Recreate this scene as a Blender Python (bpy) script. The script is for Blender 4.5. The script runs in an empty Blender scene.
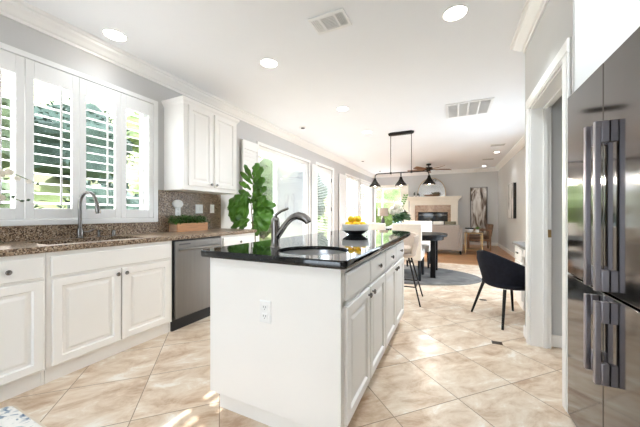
import bpy, bmesh, math, random
from mathutils import Vector, Matrix
from mathutils.geometry import tessellate_polygon
R = math.radians
S = bpy.context.scene
C = S.collection

# ------------------------------------------------------------------ camera, sky, sun, exposure
cam_d = bpy.data.cameras.new('camera')
cam = bpy.data.objects.new('camera', cam_d); C.objects.link(cam)
cam_d.sensor_width = 36; cam_d.lens = 280/640*36; cam_d.clip_start = .02
YAW = math.atan(133/280)
cam.location = (0, 0, 1.13); cam.rotation_euler = (R(90), 0, YAW)
S.camera = cam

W = bpy.data.worlds.new('sky'); S.world = W; W.use_nodes = True
_bg = W.node_tree.nodes['Background']
_bg.inputs[0].default_value = (.77, .885, 1, 1); _bg.inputs[1].default_value = 4.2

def lamp(name, kind, loc, energy, color=(1, 1, 1), rot=None, **kw):
    d = bpy.data.lights.new(name, kind); d.energy = energy; d.color = color
    for k, v in kw.items(): setattr(d, k, v)
    o = bpy.data.objects.new(name, d); C.objects.link(o); o.location = loc
    if rot: o.rotation_euler = rot
    return o
_sd = Vector((1.0, -.30, -.90)).normalized()
lamp('sun', 'SUN', (-8, 4, 9), 9.0, (1, .97, .92), _sd.to_track_quat('-Z', 'Y').to_euler(), angle=R(.8))

S.view_settings.view_transform = 'Standard'; S.view_settings.look = 'None'
S.view_settings.gamma = 1; S.view_settings.use_curve_mapping = False
S.view_settings.exposure = 1.06
CAN_POWER = 7
S.cycles.use_denoising = True
S.cycles.max_bounces = 10; S.cycles.diffuse_bounces = 6; S.cycles.glossy_bounces = 5
S.cycles.transparent_max_bounces = 16; S.cycles.sample_clamp_indirect = 6
S.cycles.caustics_reflective = False; S.cycles.caustics_refractive = False

# ------------------------------------------------------------------ materials
def new_mat(name):
    m = bpy.data.materials.new(name); m.use_nodes = True
    return m, m.node_tree.nodes, m.node_tree.links, m.node_tree.nodes['Principled BSDF']
def rgb(c): return (c[0], c[1], c[2], 1)
def P(name, col, rough=.5, metal=0, vary=.04, scale=6, spec=None, coat=0, bump=0, bscale=80, stretch=None):
    m, n, l, b = new_mat(name)
    b.inputs['Roughness'].default_value = rough; b.inputs['Metallic'].default_value = metal
    if spec is not None: b.inputs['Specular IOR Level'].default_value = spec
    if coat: b.inputs['Coat Weight'].default_value = coat; b.inputs['Coat Roughness'].default_value = .05
    tc = n.new('ShaderNodeTexCoord'); src = tc.outputs['Object']
    if stretch:
        mp = n.new('ShaderNodeMapping'); mp.inputs['Scale'].default_value = stretch
        l.new(src, mp.inputs[0]); src = mp.outputs[0]
    nz = n.new('ShaderNodeTexNoise'); nz.inputs['Scale'].default_value = scale; nz.inputs['Detail'].default_value = 4
    l.new(src, nz.inputs['Vector'])
    cr = n.new('ShaderNodeValToRGB')
    cr.color_ramp.elements[0].position = .3; cr.color_ramp.elements[1].position = .7
    cr.color_ramp.elements[0].color = rgb([max(0, x*(1-vary)) for x in col]); cr.color_ramp.elements[1].color = rgb([min(1, x*(1+vary)) for x in col])
    l.new(nz.outputs['Fac'], cr.inputs[0]); l.new(cr.outputs[0], b.inputs['Base Color'])
    if bump:
        n2 = n.new('ShaderNodeTexNoise'); n2.inputs['Scale'].default_value = bscale; l.new(src, n2.inputs['Vector'])
        bp = n.new('ShaderNodeBump'); bp.inputs['Strength'].default_value = bump; bp.inputs['Distance'].default_value = .002
        l.new(n2.outputs['Fac'], bp.inputs['Height']); l.new(bp.outputs[0], b.inputs['Normal'])
    return m
def ramp_mat(name, stops, scale, rough, kind='noise', detail=8, distort=0, stretch=None, spec=None, bump=0, second=None):
    m, n, l, b = new_mat(name); b.inputs['Roughness'].default_value = rough
    if spec is not None: b.inputs['Specular IOR Level'].default_value = spec
    tc = n.new('ShaderNodeTexCoord'); src = tc.outputs['Object']
    if stretch:
        mp = n.new('ShaderNodeMapping'); mp.inputs['Scale'].default_value = stretch
        l.new(src, mp.inputs[0]); src = mp.outputs[0]
    if kind == 'voronoi':
        t = n.new('ShaderNodeTexVoronoi'); t.inputs['Scale'].default_value = scale
        l.new(src, t.inputs['Vector']); sp = n.new('ShaderNodeSeparateColor'); l.new(t.outputs['Color'], sp.inputs[0]); fac = sp.outputs[0]
    else:
        t = n.new('ShaderNodeTexNoise'); t.inputs['Scale'].default_value = scale; t.inputs['Detail'].default_value = detail
        t.inputs['Distortion'].default_value = distort; l.new(src, t.inputs['Vector']); fac = t.outputs['Fac']
    cr = n.new('ShaderNodeValToRGB'); e = cr.color_ramp.elements
    while len(e) < len(stops): e.new(.5)
    for k, (p, c) in enumerate(stops): e[k].position = p; e[k].color = rgb(c)
    l.new(fac, cr.inputs[0]); out = cr.outputs[0]
    if second:
        t2 = n.new('ShaderNodeTexNoise'); t2.inputs['Scale'].default_value = second[0]; t2.inputs['Detail'].default_value = 3; l.new(src, t2.inputs['Vector'])
        r2 = n.new('ShaderNodeValToRGB'); r2.color_ramp.elements[0].position = second[1]; r2.color_ramp.elements[1].position = second[2]
        l.new(t2.outputs['Fac'], r2.inputs[0])
        mx = n.new('ShaderNodeMix'); mx.data_type = 'RGBA'; l.new(r2.outputs[0], mx.inputs[0]); l.new(out, mx.inputs[6]); mx.inputs[7].default_value = rgb(second[3]); out = mx.outputs[2]
    l.new(out, b.inputs['Base Color'])
    if bump:
        bp = n.new('ShaderNodeBump'); bp.inputs['Strength'].default_value = bump; bp.inputs['Distance'].default_value = .003
        l.new(fac, bp.inputs['Height']); l.new(bp.outputs[0], b.inputs['Normal'])
    return m
def emit(name, col, k):
    m, n, l, b = new_mat(name); b.inputs['Base Color'].default_value = rgb(col)
    b.inputs['Emission Color'].default_value = rgb(col); b.inputs['Emission Strength'].default_value = k
    return m
def glass_mat(name, tint=(1, 1, 1), gloss=.08):
    m, n, l, b = new_mat(name); n.remove(b)
    t = n.new('ShaderNodeBsdfTransparent'); t.inputs[0].default_value = rgb(tint)
    g = n.new('ShaderNodeBsdfGlossy'); g.inputs['Roughness'].default_value = .02
    lw = n.new('ShaderNodeLayerWeight'); lw.inputs[0].default_value = .2
    mu = n.new('ShaderNodeMath'); mu.operation = 'MULTIPLY'; mu.inputs[1].default_value = gloss*3
    l.new(lw.outputs['Fresnel'], mu.inputs[0])
    mx = n.new('ShaderNodeMixShader'); l.new(mu.outputs[0], mx.inputs[0]); l.new(t.outputs[0], mx.inputs[1]); l.new(g.outputs[0], mx.inputs[2])
    l.new(mx.outputs[0], n['Material Output'].inputs[0])
    return m
def brick_floor(name, w, h, rot, shift, offset, c1, c2, grout, mortar, rough, veins):
    m, n, l, b = new_mat(name); b.inputs['Roughness'].default_value = rough
    tc = n.new('ShaderNodeTexCoord'); mp = n.new('ShaderNodeMapping')
    mp.inputs['Rotation'].default_value = (0, 0, rot); mp.inputs['Location'].default_value = shift
    l.new(tc.outputs['Object'], mp.inputs[0])
    br = n.new('ShaderNodeTexBrick'); br.offset = offset; br.squash = 1
    br.inputs['Scale'].default_value = 1; br.inputs['Brick Width'].default_value = w; br.inputs['Row Height'].default_value = h
    br.inputs['Mortar Size'].default_value = mortar; br.inputs['Mortar Smooth'].default_value = .2; br.inputs['Bias'].default_value = 0
    br.inputs['Color1'].default_value = (0, 0, 0, 1); br.inputs['Color2'].default_value = (1, 1, 1, 1); br.inputs['Mortar'].default_value = (.5, .5, .5, 1)
    l.new(mp.outputs[0], br.inputs['Vector'])
    # shift the vein texture per tile
    ad = n.new('ShaderNodeVectorMath'); ad.operation = 'MULTIPLY_ADD'; l.new(br.outputs['Color'], ad.inputs[0]); ad.inputs[1].default_value = (7, 13, 5); l.new(mp.outputs[0], ad.inputs[2])
    mp2 = n.new('ShaderNodeMapping'); mp2.inputs['Scale'].default_value = veins[1]; l.new(ad.outputs[0], mp2.inputs[0])
    nz = n.new('ShaderNodeTexNoise'); nz.inputs['Scale'].default_value = veins[0]; nz.inputs['Detail'].default_value = 9; nz.inputs['Roughness'].default_value = .68; nz.inputs['Distortion'].default_value = veins[2]
    l.new(mp2.outputs[0], nz.inputs['Vector'])
    cr = n.new('ShaderNodeValToRGB'); e = cr.color_ramp.elements
    st = veins[3]
    while len(e) < len(st): e.new(.5)
    for k, (p, c) in enumerate(st): e[k].position = p; e[k].color = rgb(c)
    l.new(nz.outputs['Fac'], cr.inputs[0])
    tint = n.new('ShaderNodeMix'); tint.data_type = 'RGBA'; l.new(br.outputs['Color'], tint.inputs[0]); tint.inputs[6].default_value = rgb(c1); tint.inputs[7].default_value = rgb(c2)
    mul = n.new('ShaderNodeMix'); mul.data_type = 'RGBA'; mul.blend_type = 'MULTIPLY'; mul.inputs[0].default_value = 1
    l.new(cr.outputs[0], mul.inputs[6]); l.new(tint.outputs[2], mul.inputs[7])
    gm = n.new('ShaderNodeMix'); gm.data_type = 'RGBA'; l.new(br.outputs['Fac'], gm.inputs[0]); l.new(mul.outputs[2], gm.inputs[6]); gm.inputs[7].default_value = rgb(grout)
    l.new(gm.outputs[2], b.inputs['Base Color'])
    bp = n.new('ShaderNodeBump'); bp.inputs['Strength'].default_value = .3; bp.inputs['Distance'].default_value = .002; bp.invert = True
    l.new(br.outputs['Fac'], bp.inputs['Height']); l.new(bp.outputs[0], b.inputs['Normal'])
    return m

M = {}
M['wall'] = P('wall_paint', (.59, .585, .58), .75, vary=.015, scale=2, bump=.15, bscale=150)
M['white_wall'] = P('white_paint', (.84, .84, .82), .7, vary=.01, scale=2)
M['ceil'] = P('ceiling_paint', (.87, .885, .905), .8, vary=.01, scale=2)
M['trim'] = P('trim_paint', (.86, .85, .83), .4, vary=.01)
M['shutter'] = P('shutter_paint', (.86, .86, .86), .4, vary=.01)
M['cab'] = P('cabinet_paint', (.88, .86, .83), .38, vary=.012, scale=3)
M['mantel'] = P('mantel_paint', (.86, .82, .73), .45, vary=.015)
M['tile'] = brick_floor('travertine_tile', .4572, .4572, R(-45), (.005, .045, 0), 0, (.93, .92, .90), (1, 1, 1), (.26, .185, .13), .0028, .30,
    (4.2, (1, 1.7, 1), .45, [(.33, (.46, .31, .205)), (.43, (.60, .455, .33)), (.50, (.69, .56, .435)), (.58, (.755, .65, .535)), (.65, (.85, .80, .73))]))
M['oak'] = brick_floor('oak_floor', 1.1, .085, 0, (0, 0, 0), .37, (.78, .76, .74), (1.0, 1, 1), (.16, .07, .03), .0012, .28,
    (3, (1, 9, 1), .6, [(.3, (.34, .155, .06)), (.5, (.47, .235, .10)), (.7, (.58, .32, .15))]))
M['granite'] = ramp_mat('brown_granite', [(0, (.025, .016, .012)), (.2, (.10, .062, .04)), (.40, (.23, .155, .10)), (.62, (.32, .23, .155)), (.88, (.44, .345, .255)), (1, (.54, .46, .37))], 140, .32, 'voronoi', spec=.22, second=(60, .58, .68, (.075, .05, .038)))
M['black_stone'] = ramp_mat('black_granite', [(0, (.004, .004, .005)), (.9, (.010, .011, .012)), (.97, (.03, .035, .035)), (1, (.09, .10, .10))], 260, .035, 'voronoi', spec=.55)
M['steel'] = P('brushed_steel', (.20, .19, .18), .38, 1, vary=.05, scale=30, stretch=(1, 1, .04))
M['nickel'] = P('satin_nickel', (.22, .205, .195), .27, 1, vary=.02)
M['sink'] = P('sink_steel', (.60, .60, .61), .30, 1, vary=.04)
M['fridge'] = P('dark_stainless', (.13, .12, .112), .085, 1, vary=.04, scale=3, stretch=(3, 3, .6))
M['handle'] = P('fridge_handle_steel', (.36, .34, .37), .40, 1, vary=.03)
M['black'] = P('black_plastic', (.012, .012, .013), .45)
M['black_metal'] = P('black_metal', (.015, .013, .012), .55, 0, spec=.2)
M['black_wood'] = P('black_wood', (.008, .008, .009), .4, vary=.2, spec=.15)
M['navy'] = P('black_velvet', (.010, .011, .018), .85, vary=.25, scale=30, spec=.2)
M['bronze'] = P('dark_bronze', (.011, .009, .007), .65, 0, spec=.1)
M['cream'] = P('cream_upholstery', (.80, .75, .68), .85, vary=.03, scale=60, bump=.2, bscale=400)
M['blush'] = P('beige_upholstery', (.62, .52, .44), .85, vary=.06, scale=40, bump=.2, bscale=400)
M['taupe'] = P('taupe_upholstery', (.30, .255, .22), .9, vary=.05, scale=40, bump=.2, bscale=300)
M['olive'] = P('olive_cushion', (.16, .14, .09), .9, vary=.15, scale=30)
M['brownl'] = P('brown_leather', (.14, .075, .04), .45, vary=.2, scale=12)
M['walnut'] = P('walnut', (.22, .11, .055), .4, vary=.3, scale=8, stretch=(1, 12, 1))
M['brass'] = P('brass', (.42, .29, .14), .28, 1, vary=.03)
M['cedar'] = P('cedar_box', (.58, .295, .145), .6, vary=.18, scale=7, stretch=(1, 1.2, 14))
M['cedar_end'] = P('cedar_end', (.50, .33, .23), .65, vary=.15, scale=9, stretch=(1, 1, 10))
M['ceramic'] = P('white_ceramic', (.89, .87, .85), .3, vary=.02)
M['char'] = P('charcoal_ceramic', (.055, .05, .055), .35, vary=.1)
M['plate'] = P('white_plastic', (.88, .88, .87), .35, vary=.005)
M['slot'] = P('dark_slot', (.05, .05, .05), .6)
M['lemon'] = P('lemon_skin', (.92, .60, .02), .38, vary=.10, scale=14, bump=.25, bscale=120)
M['leaf'] = P('fig_leaf', (.075, .205, .02), .32, vary=.5, scale=5, spec=.5)
M['leaf_dark'] = P('dark_leaf', (.018, .055, .016), .4, vary=.4, scale=9)
M['herb'] = P('herb_leaf', (.075, .19, .03), .5, vary=.5, scale=25)
M['petal'] = P('white_petal', (.78, .74, .66), .6, vary=.03)
M['stem'] = P('plant_stem', (.10, .075, .04), .6, vary=.2)
M['green_stem'] = P('green_stem', (.12, .2, .05), .5, vary=.2)
M['soil'] = P('soil', (.03, .02, .014), .95, vary=.4, scale=40)
M['surround'] = ramp_mat('fireplace_marble', [(.3, (.25, .15, .09)), (.5, (.38, .25, .16)), (.7, (.50, .36, .24))], 5, .25, distort=1.5)
M['firebox'] = P('firebox', (.02, .02, .022), .5, vary=.3)
M['mirror'] = P('mirror_glass', (.46, .46, .455), .15, 1, vary=.02)
M['glass'] = glass_mat('window_glass')
M['vase'] = glass_mat('vase_glass', (.86, .92, .95), .12)
_m, _n, _l, _b = new_mat('insect_screen'); M['screen'] = _m
_t = _n.new('ShaderNodeBsdfTransparent'); _x = _n.new('ShaderNodeMixShader'); _x.inputs[0].default_value = .55; _b.inputs['Base Color'].default_value = (.66, .69, .72, 1); _b.inputs['Roughness'].default_value = .9
_l.new(_t.outputs[0], _x.inputs[1]); _l.new(_b.outputs[0], _x.inputs[2]); _l.new(_x.outputs[0], _n['Material Output'].inputs[0])
M['firegl'] = P('dark_glass', (.02, .025, .03), .06, 0, vary=.1, spec=.6)
M['shade'] = P('taupe_lampshade', (.46, .38, .32), .9, vary=.04)
M['rug'] = ramp_mat('grey_rug', [(.3, (.085, .08, .077)), (.55, (.145, .137, .13)), (.75, (.22, .21, .195))], 3.5, .95, distort=.8, bump=.3)
M['kitchen_rug'] = ramp_mat('blue_patterned_rug', [(.36, (.10, .16, .25)), (.44, (.35, .42, .50)), (.50, (.80, .79, .76)), (.62, (.86, .85, .82)), (.68, (.30, .36, .42))], 9, .95, distort=2.2, bump=.3)
M['rug_edge'] = P('rug_edge', (.70, .62, .52), .95, vary=.05)
M['art'] = ramp_mat('abstract_paint', [(.32, (.035, .026, .022)), (.42, (.17, .12, .09)), (.50, (.50, .45, .41)), (.58, (.72, .69, .66)), (.75, (.80, .78, .75))], 3.2, .6, distort=1.4, stretch=(1.9, 1.6, .38))
M['art2'] = ramp_mat('grey_abstract_paint', [(.30, (.04, .04, .042)), (.38, (.22, .21, .20)), (.45, (.66, .64, .62)), (.75, (.80, .79, .78))], 2.0, .6, distort=1.0, stretch=(1.0, 1.6, .5))
M['vent_dark'] = P('dark_grey', (.22, .215, .21), .8, vary=.05)  # dark grey behind the vent louvres and on the desktop
M['grille'] = P('speaker_grille', (.5, .5, .49), .7)
M['vent_white'] = P('vent_white', (.84, .84, .83), .5, vary=.005)
M['lens'] = emit('lamp_lens', (1, .95, .87), 9)
M['bulb'] = emit('warm_bulb', (1, .82, .45), 7)
M['lawn'] = ramp_mat('lawn', [(.3, (.13, .16, .055)), (.5, (.22, .25, .09)), (.7, (.32, .34, .15))], .8, .95)
M['patio'] = ramp_mat('patio_concrete', [(.3, (.46, .47, .48)), (.7, (.58, .59, .60))], 4, .8)
M['tree1'] = P('yellow_green_foliage', (.19, .24, .09), .8, vary=.5, scale=2)  # yellow-green foliage colour
M['tree2'] = P('bluish_foliage', (.045, .07, .05), .8, vary=.4, scale=2)
M['tree3'] = P('mid_green_foliage', (.085, .11, .048), .8, vary=.5, scale=2)
M['bark'] = P('bark', (.10, .075, .05), .9, vary=.3)
M['inset'] = P('dark_inset_tile', (.06, .045, .035), .35, vary=.3, scale=40)

# ------------------------------------------------------------------ mesh helpers
def frame(d):
    d = Vector(d).normalized()
    a = Vector((0, 0, 1)) if abs(d.z) < .95 else Vector((1, 0, 0))
    u = a.cross(d).normalized(); return u, d.cross(u).normalized(), d
class MB:
    def __init__(s): s.bm = bmesh.new()
    def v(s, p): return s.bm.verts.new(p)
    def f(s, vs):
        try: return s.bm.faces.new(vs)
        except ValueError: return None
    def box(s, x0, x1, y0, y1, z0, z1):
        x0, x1 = sorted((x0, x1)); y0, y1 = sorted((y0, y1)); z0, z1 = sorted((z0, z1))
        q = [s.v((x, y, z)) for z in (z0, z1) for x, y in ((x0, y0), (x1, y0), (x1, y1), (x0, y1))]
        for a in ((3, 2, 1, 0), (4, 5, 6, 7), (0, 1, 5, 4), (1, 2, 6, 5), (2, 3, 7, 6), (3, 0, 4, 7)): s.f([q[i] for i in a])
        return s
    def rings(s, rings, cap0=True, cap1=True, closed=True):
        R_ = [[s.v(p) for p in r] for r in rings]
        for a, b in zip(R_, R_[1:]):
            n = len(a)
            for i in range(n if closed else n-1): s.f((a[i], a[(i+1) % n], b[(i+1) % n], b[i]))
        if cap0 and closed: s.f(R_[0][::-1])
        if cap1 and closed: s.f(R_[-1])
        return s
    def tube(s, pts, rad, n=12, cap=True, sx=1.0):
        pts = [Vector(p) for p in pts]
        if not hasattr(rad, '__len__'): rad = [rad]*len(pts)
        out = []; u = None
        for i, p in enumerate(pts):
            d = (pts[min(i+1, len(pts)-1)] - pts[max(i-1, 0)]).normalized()
            if u is None: u, w, _ = frame(d)
            else:
                u = (u - d*u.dot(d)).normalized(); w = d.cross(u)
            out.append([p + (u*math.cos(t)*sx + w*math.sin(t))*rad[i] for t in [2*math.pi*k/n for k in range(n)]])
        return s.rings(out, cap, cap)
    def cyl(s, p, q, r0, r1=None, n=16): return s.tube([p, q], [r0, r0 if r1 is None else r1], n)
    def lathe(s, prof, o=(0, 0, 0), axis=(0, 0, 1), n=28, cap0=True, cap1=True, sx=1, sy=1):
        u, w, d = frame(axis)
        if tuple(axis) == (0, 0, 1): u, w = Vector((1, 0, 0)), Vector((0, 1, 0))
        o = Vector(o)
        return s.rings([[o + d*h + (u*math.cos(t)*sx + w*math.sin(t)*sy)*max(r, 1e-4) for t in [2*math.pi*k/n for k in range(n)]] for r, h in prof], cap0, cap1)
    def panel(s, O, U, V, N, w, h, prof):
        """rectangle built of nested loops: prof = [(inset, height)], last is filled"""
        O, U, V, N = Vector(O), Vector(U), Vector(V), Vector(N)
        return s.rings([[O + U*a + V*b + N*d for a, b in ((i, i), (w-i, i), (w-i, h-i), (i, h-i))] for i, d in prof])
    def slab(s, outer, holes, z0, z1, prof=((0, 0), (0, 1))):
        """plate with holes; prof = [(inset, height fraction)] from bottom to top around the outer edge"""
        n = len(outer)
        def off(d):
            res = []
            for i in range(n):
                a, b, c = Vector(outer[i-1]), Vector(outer[i]), Vector(outer[(i+1) % n])
                e1, e2 = (b-a).normalized(), (c-b).normalized()
                n1, n2 = Vector((-e1.y, e1.x)), Vector((-e2.y, e2.x))
                m = (n1+n2); m = m/max(.3, m.length_squared)*2 if m.length else n1
                res.append(b + m*d*.5*(2/ max(1e-6, 1)) * .5)
            return res
        loops = [[Vector((p.x, p.y, z0+(z1-z0)*h)) for p in off(i)] for i, h in prof]
        LV = [[s.v(p) for p in lp] for lp in loops]
        for a, b in zip(LV, LV[1:]):
            for i in range(n): s.f((a[i], a[(i+1) % n], b[(i+1) % n], b[i]))
        H0 = [[s.v((x, y, z0)) for x, y in h] for h in holes]; H1 = [[s.v((x, y, z1)) for x, y in h] for h in holes]
        for a, b in zip(H0, H1):
            for i in range(len(a)): s.f((a[(i+1) % len(a)], a[i], b[i], b[(i+1) % len(a)]))
        for lv, hs, up in ((LV[0], H0, 0), (LV[-1], H1, 1)):
            flat = list(lv) + [q for h in hs for q in h]
            for t in tessellate_polygon([[q.co for q in lv]] + [[q.co for q in h] for h in hs]):
                s.f([flat[i] for i in t])
        bmesh.ops.recalc_face_normals(s.bm, faces=s.bm.faces)
        return s
    def grid(s, fn, nu, nv):
        g = [[s.v(fn(i/nu, j/nv)) for j in range(nv+1)] for i in range(nu+1)]
        for i in range(nu):
            for j in range(nv): s.f((g[i][j], g[i+1][j], g[i+1][j+1], g[i][j+1]))
        return s
    def build(s, name, mat, parent=None, bevel=0, smooth=True, base=None, sub=0, thick=0, seg=2, recalc=True):
        off = Vector((0, 0, 0)); p = parent
        while p: off += p.location; p = p.parent
        if base: off += Vector(base)
        if off.length: bmesh.ops.translate(s.bm, verts=s.bm.verts, vec=-off)
        if recalc: bmesh.ops.recalc_face_normals(s.bm, faces=s.bm.faces)
        me = bpy.data.meshes.new(name); s.bm.to_mesh(me); s.bm.free()
        me.materials.append(mat)
        if smooth:
            me.polygons.foreach_set('use_smooth', [True]*len(me.polygons)); me.set_sharp_from_angle(angle=R(38))
        o = bpy.data.objects.new(name, me); C.objects.link(o)
        if base: o.location = base
        o.parent = parent
        if thick:
            q = o.modifiers.new('thickness', 'SOLIDIFY'); q.thickness = thick; q.offset = 0
        if bevel:
            q = o.modifiers.new('edges', 'BEVEL'); q.width = bevel; q.segments = seg; q.limit_method = 'ANGLE'; q.angle_limit = R(40)
        if sub:
            q = o.modifiers.new('smooth', 'SUBSURF'); q.levels = q.render_levels = sub
        return o
def box(*a): return MB().box(*a)
def tag(o, label, cat, group=None):
    o['label'] = label; o['category'] = cat
    if group: o['group'] = group
    return o
def thing(name, label, cat, loc=(0, 0, 0), group=None):
    o = bpy.data.objects.new(name, None); C.objects.link(o); o.location = loc; o.empty_display_size = .1
    return tag(o, label, cat, group)
def struct(o): o['kind'] = 'structure'; return o
def sroot(name, loc=(0, 0, 0)):
    o = bpy.data.objects.new(name, None); C.objects.link(o); o.location = loc; return struct(o)
KIDS = {}
def copy_tree(o, parent=None):
    c = o.copy(); C.objects.link(c)
    if parent: c.parent = parent
    for ch in [x for x in bpy.data.objects if x.parent == o]: copy_tree(ch, c)
    return c
def arc(cx, cy, r, a0, a1, n): return [(cx+r*math.cos(R(a0+(a1-a0)*k/n)), cy+r*math.sin(R(a0+(a1-a0)*k/n))) for k in range(n+1)]
def bez(p0, p1, p2, p3, n):
    p0, p1, p2, p3 = map(Vector, (p0, p1, p2, p3)); out = []
    for k in range(n+1):
        t = k/n; out.append(p0*(1-t)**3 + p1*3*t*(1-t)**2 + p2*3*t*t*(1-t) + p3*t**3)
    return out

# ================================================================== ROOM SHELL
CE = 2.74; XL = -3.04; XR = 1.42; YF = 11.5; YB = -2.6; T = .14
tile = box(XL-T, XR+T, YB, 7.0, -.08, 0).build('floor', M['tile'], smooth=False); struct(tile)
wood = box(XL-T, XR+T, 7.0, YF+T, -.08, 0).build('floor_living', M['oak'], smooth=False); struct(wood)
struct(box(XL-T, XR+T, YB, YF+T, CE, CE+.1).build('ceiling', M['ceil'], smooth=False))
# left wall with its openings: (y0, y1, z0, z1)
KW = (.26, 2.02, 1.085, 2.35); SL = (3.92, 5.80, .0, 2.32); FD = (6.22, 7.24, .0, 2.34); W3 = (8.28, 9.62, .0, 2.34); W4 = (9.86, 11.30, .30, 2.34)
mb = MB(); y = YB
for o0, o1, z0, z1 in (KW, SL, FD, W3, W4):
    mb.box(XL-T, XL, y, o0, 0, CE)
    if z0 > 0: mb.box(XL-T, XL, o0, o1, 0, z0)
    mb.box(XL-T, XL, o0, o1, z1, CE); y = o1
mb.box(XL-T, XL, y, YF+T, 0, CE)
struct(mb.build('wall_left', M['wall'], smooth=False))
# far wall with a window
FW = (-2.98, -1.86, .55, 2.2)
mb = MB(); mb.box(XL, FW[0], YF, YF+T, 0, CE); mb.box(FW[0], FW[1], YF, YF+T, 0, FW[2]); mb.box(FW[0], FW[1], YF, YF+T, FW[3], CE); mb.box(FW[1], XR+T, YF, YF+T, 0, CE)
struct(mb.build('wall_far', M['wall'], smooth=False))
RW = (4.55, 6.9, .05, 2.4)  # unseen opening, added to let daylight into the far room
mb = MB(); mb.box(XR, XR+T, YB, RW[0], 0, CE); mb.box(XR, XR+T, RW[1], YF, 0, CE); mb.box(XR, XR+T, RW[0], RW[1], 0, RW[2]); mb.box(XR, XR+T, RW[0], RW[1], RW[3], CE)
struct(mb.build('wall_right', M['wall'], smooth=False))
mb = MB(); mb.box(XL, -2.2, YB-T, YB, 0, CE); mb.box(-2.2, -.9, YB-T, YB, 2.1, CE); mb.box(-.9, XR, YB-T, YB, 0, CE)  # unseen back wall, its opening sized for the daylight it admits
struct(mb.build('wall_back', M['white_wall'], smooth=False))
# kitchen side partition with the closet door opening
mb = MB()
mb.box(.6, .74, 2.95, 3.14, 0, CE); mb.box(.6, .74, 2.115, 2.95, 2.035, CE); mb.box(.6, .74, 2.0, 2.115, 0, CE)
mb.box(.74, XR, 3.0, 3.14, 0, CE)
struct(mb.build('wall_closet', M['wall'], smooth=False))
struct(box(.74, XR, 2.001, 2.06, 0, CE).build('wall_partition', M['wall'], smooth=False))
struct(box(.605, XR, 1.992, 2.0, 0, CE).build('wall_alcove', M['white_wall'], smooth=False))
# door casing and jamb
d1 = sroot('door_1', (.6, 2.53, 0))
mb = MB()
for a, b in ((2.028, 2.115), (2.95, 3.02)): mb.box(.585, .6, a, b, 0, 2.035); mb.box(.58, .6, a+.012, b-.012, 0, 2.035)
mb.box(.585, .6, 2.028, 3.02, 2.035, 2.125); mb.box(.58, .6, 2.03, 3.018, 2.047, 2.113)
mb.build('door_casing', M['trim'], d1, bevel=.003)
mb = MB(); mb.box(.6, .742, 2.938, 2.9505, 0, 2.03); mb.box(.6, .742, 2.1145, 2.127, 0, 2.03); mb.box(.6, .742, 2.127, 2.938, 2.02, 2.036)
mb.box(.685, .715, 2.926, 2.938, 0, 2.02); mb.box(.685, .715, 2.127, 2.938, 2.008, 2.02)
mb.build('door_jamb', M['trim'], d1, bevel=.002)
mb = MB(); mb.box(.718, .741, 2.9355, 2.938, .93, .995); mb.build('strike_plate', M['brass'], d1, bevel=.001)
# crown mouldings (profile swept along each wall)
def crown(name, pts):
    prof = [(0, 0), (.012, 0), (.014, .022), (.03, .03), (.055, .058), (.078, .078), (.082, .096), (.1, .102), (.102, .13), (0, .13)]
    mb = MB(); rings = []
    for (x, y, nx, ny) in pts: rings.append([(x+nx*a, y+ny*a, CE-.13+b) for a, b in prof])
    mb.rings(rings); struct(mb.build(name, M['trim'], smooth=False))
crown('trim_1', [(XL, YB, 1, 0), (XL, YF, 1, -1)])
crown('trim_2', [(XL, YF, 1, -1), (XR, YF, -1, -1)])
crown('trim_3', [(XR, YF, -1, -1), (XR, 3.14, -1, 1)])
crown('trim_4', [(XR, 3.14, -1, 1), (.6, 3.14, -1, 1)])
crown('trim_5', [(.6, 3.14, -1, 1), (.6, 2.0, -1, -1)])
def base(name, *bx):
    mb = MB()
    for b in bx: mb.box(*b)
    struct(mb.build(name, M['trim'], bevel=.004))
base('baseboard_left', (XL, XL+.014, 3.10, 3.92, 0, .11), (XL, XL+.014, 5.80, 6.16, 0, .11), (XL, XL+.014, 7.30, 8.24, 0, .11), (XL, XL+.014, 9.66, YF, 0, .11))
base('baseboard_far', (XL+.014, -1.56, YF-.014, YF, 0, .11), (.26, XR, YF-.014, YF, 0, .11))
base('baseboard_right', (XR-.014, XR, 6.80, YF-.014, 0, .11))
base('baseboard_closet', (.744, XR, 2.986, 3.0, 0, .10))
base('baseboard_partition', (.588, .6, 3.022, 3.152, 0, .10))

# ---- louvred panel used by all plantation shutters (in the Y-Z plane, facing +X)
def louvre_panel(par, x, y0, y1, z0, z1, tilt, pitch=.079, depth=.086, st=.05, top=.14, bot=.085, rod=.0, th=.03, mat='shutter'):
    mb = MB(); x0, x1 = x-th/2, x+th/2
    mb.box(x0, x1, y0, y0+st, z0, z1); mb.box(x0, x1, y1-st, y1, z0, z1)
    mb.box(x0, x1, y0+st, y1-st, z0, z0+bot); mb.box(x0, x1, y0+st, y1-st, z1-top, z1)
    fr = mb.build('shutter_frame', M[mat], par, bevel=.003)
    n = int((z1-top-z0-bot)/pitch); off = ((z1-top-z0-bot)-n*pitch)/2
    sl = MB(); c, s = math.cos(tilt), math.sin(tilt)
    for k in range(n):
        zc = z0+bot+off+pitch*(k+.5); prof = []
        for q in range(10):
            t = 2*math.pi*q/10; a, b = depth/2*math.cos(t), .0055*math.sin(t); prof.append((a*c-b*s, a*s+b*c))
        sl.rings([[(x+a, yy, zc+b) for a, b in prof] for yy in (y0+st+.001, y1-st-.001)])
    sl.build('louvres', M[mat], fr)
    if rod:
        box(x+depth/2*c+.002, x+depth/2*c+.012, y0+(y1-y0)*rod-.006, y0+(y1-y0)*rod+.006, z0+bot+.03, z1-top-.02).build('tilt_rod', M[mat], fr)
    return fr
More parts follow.
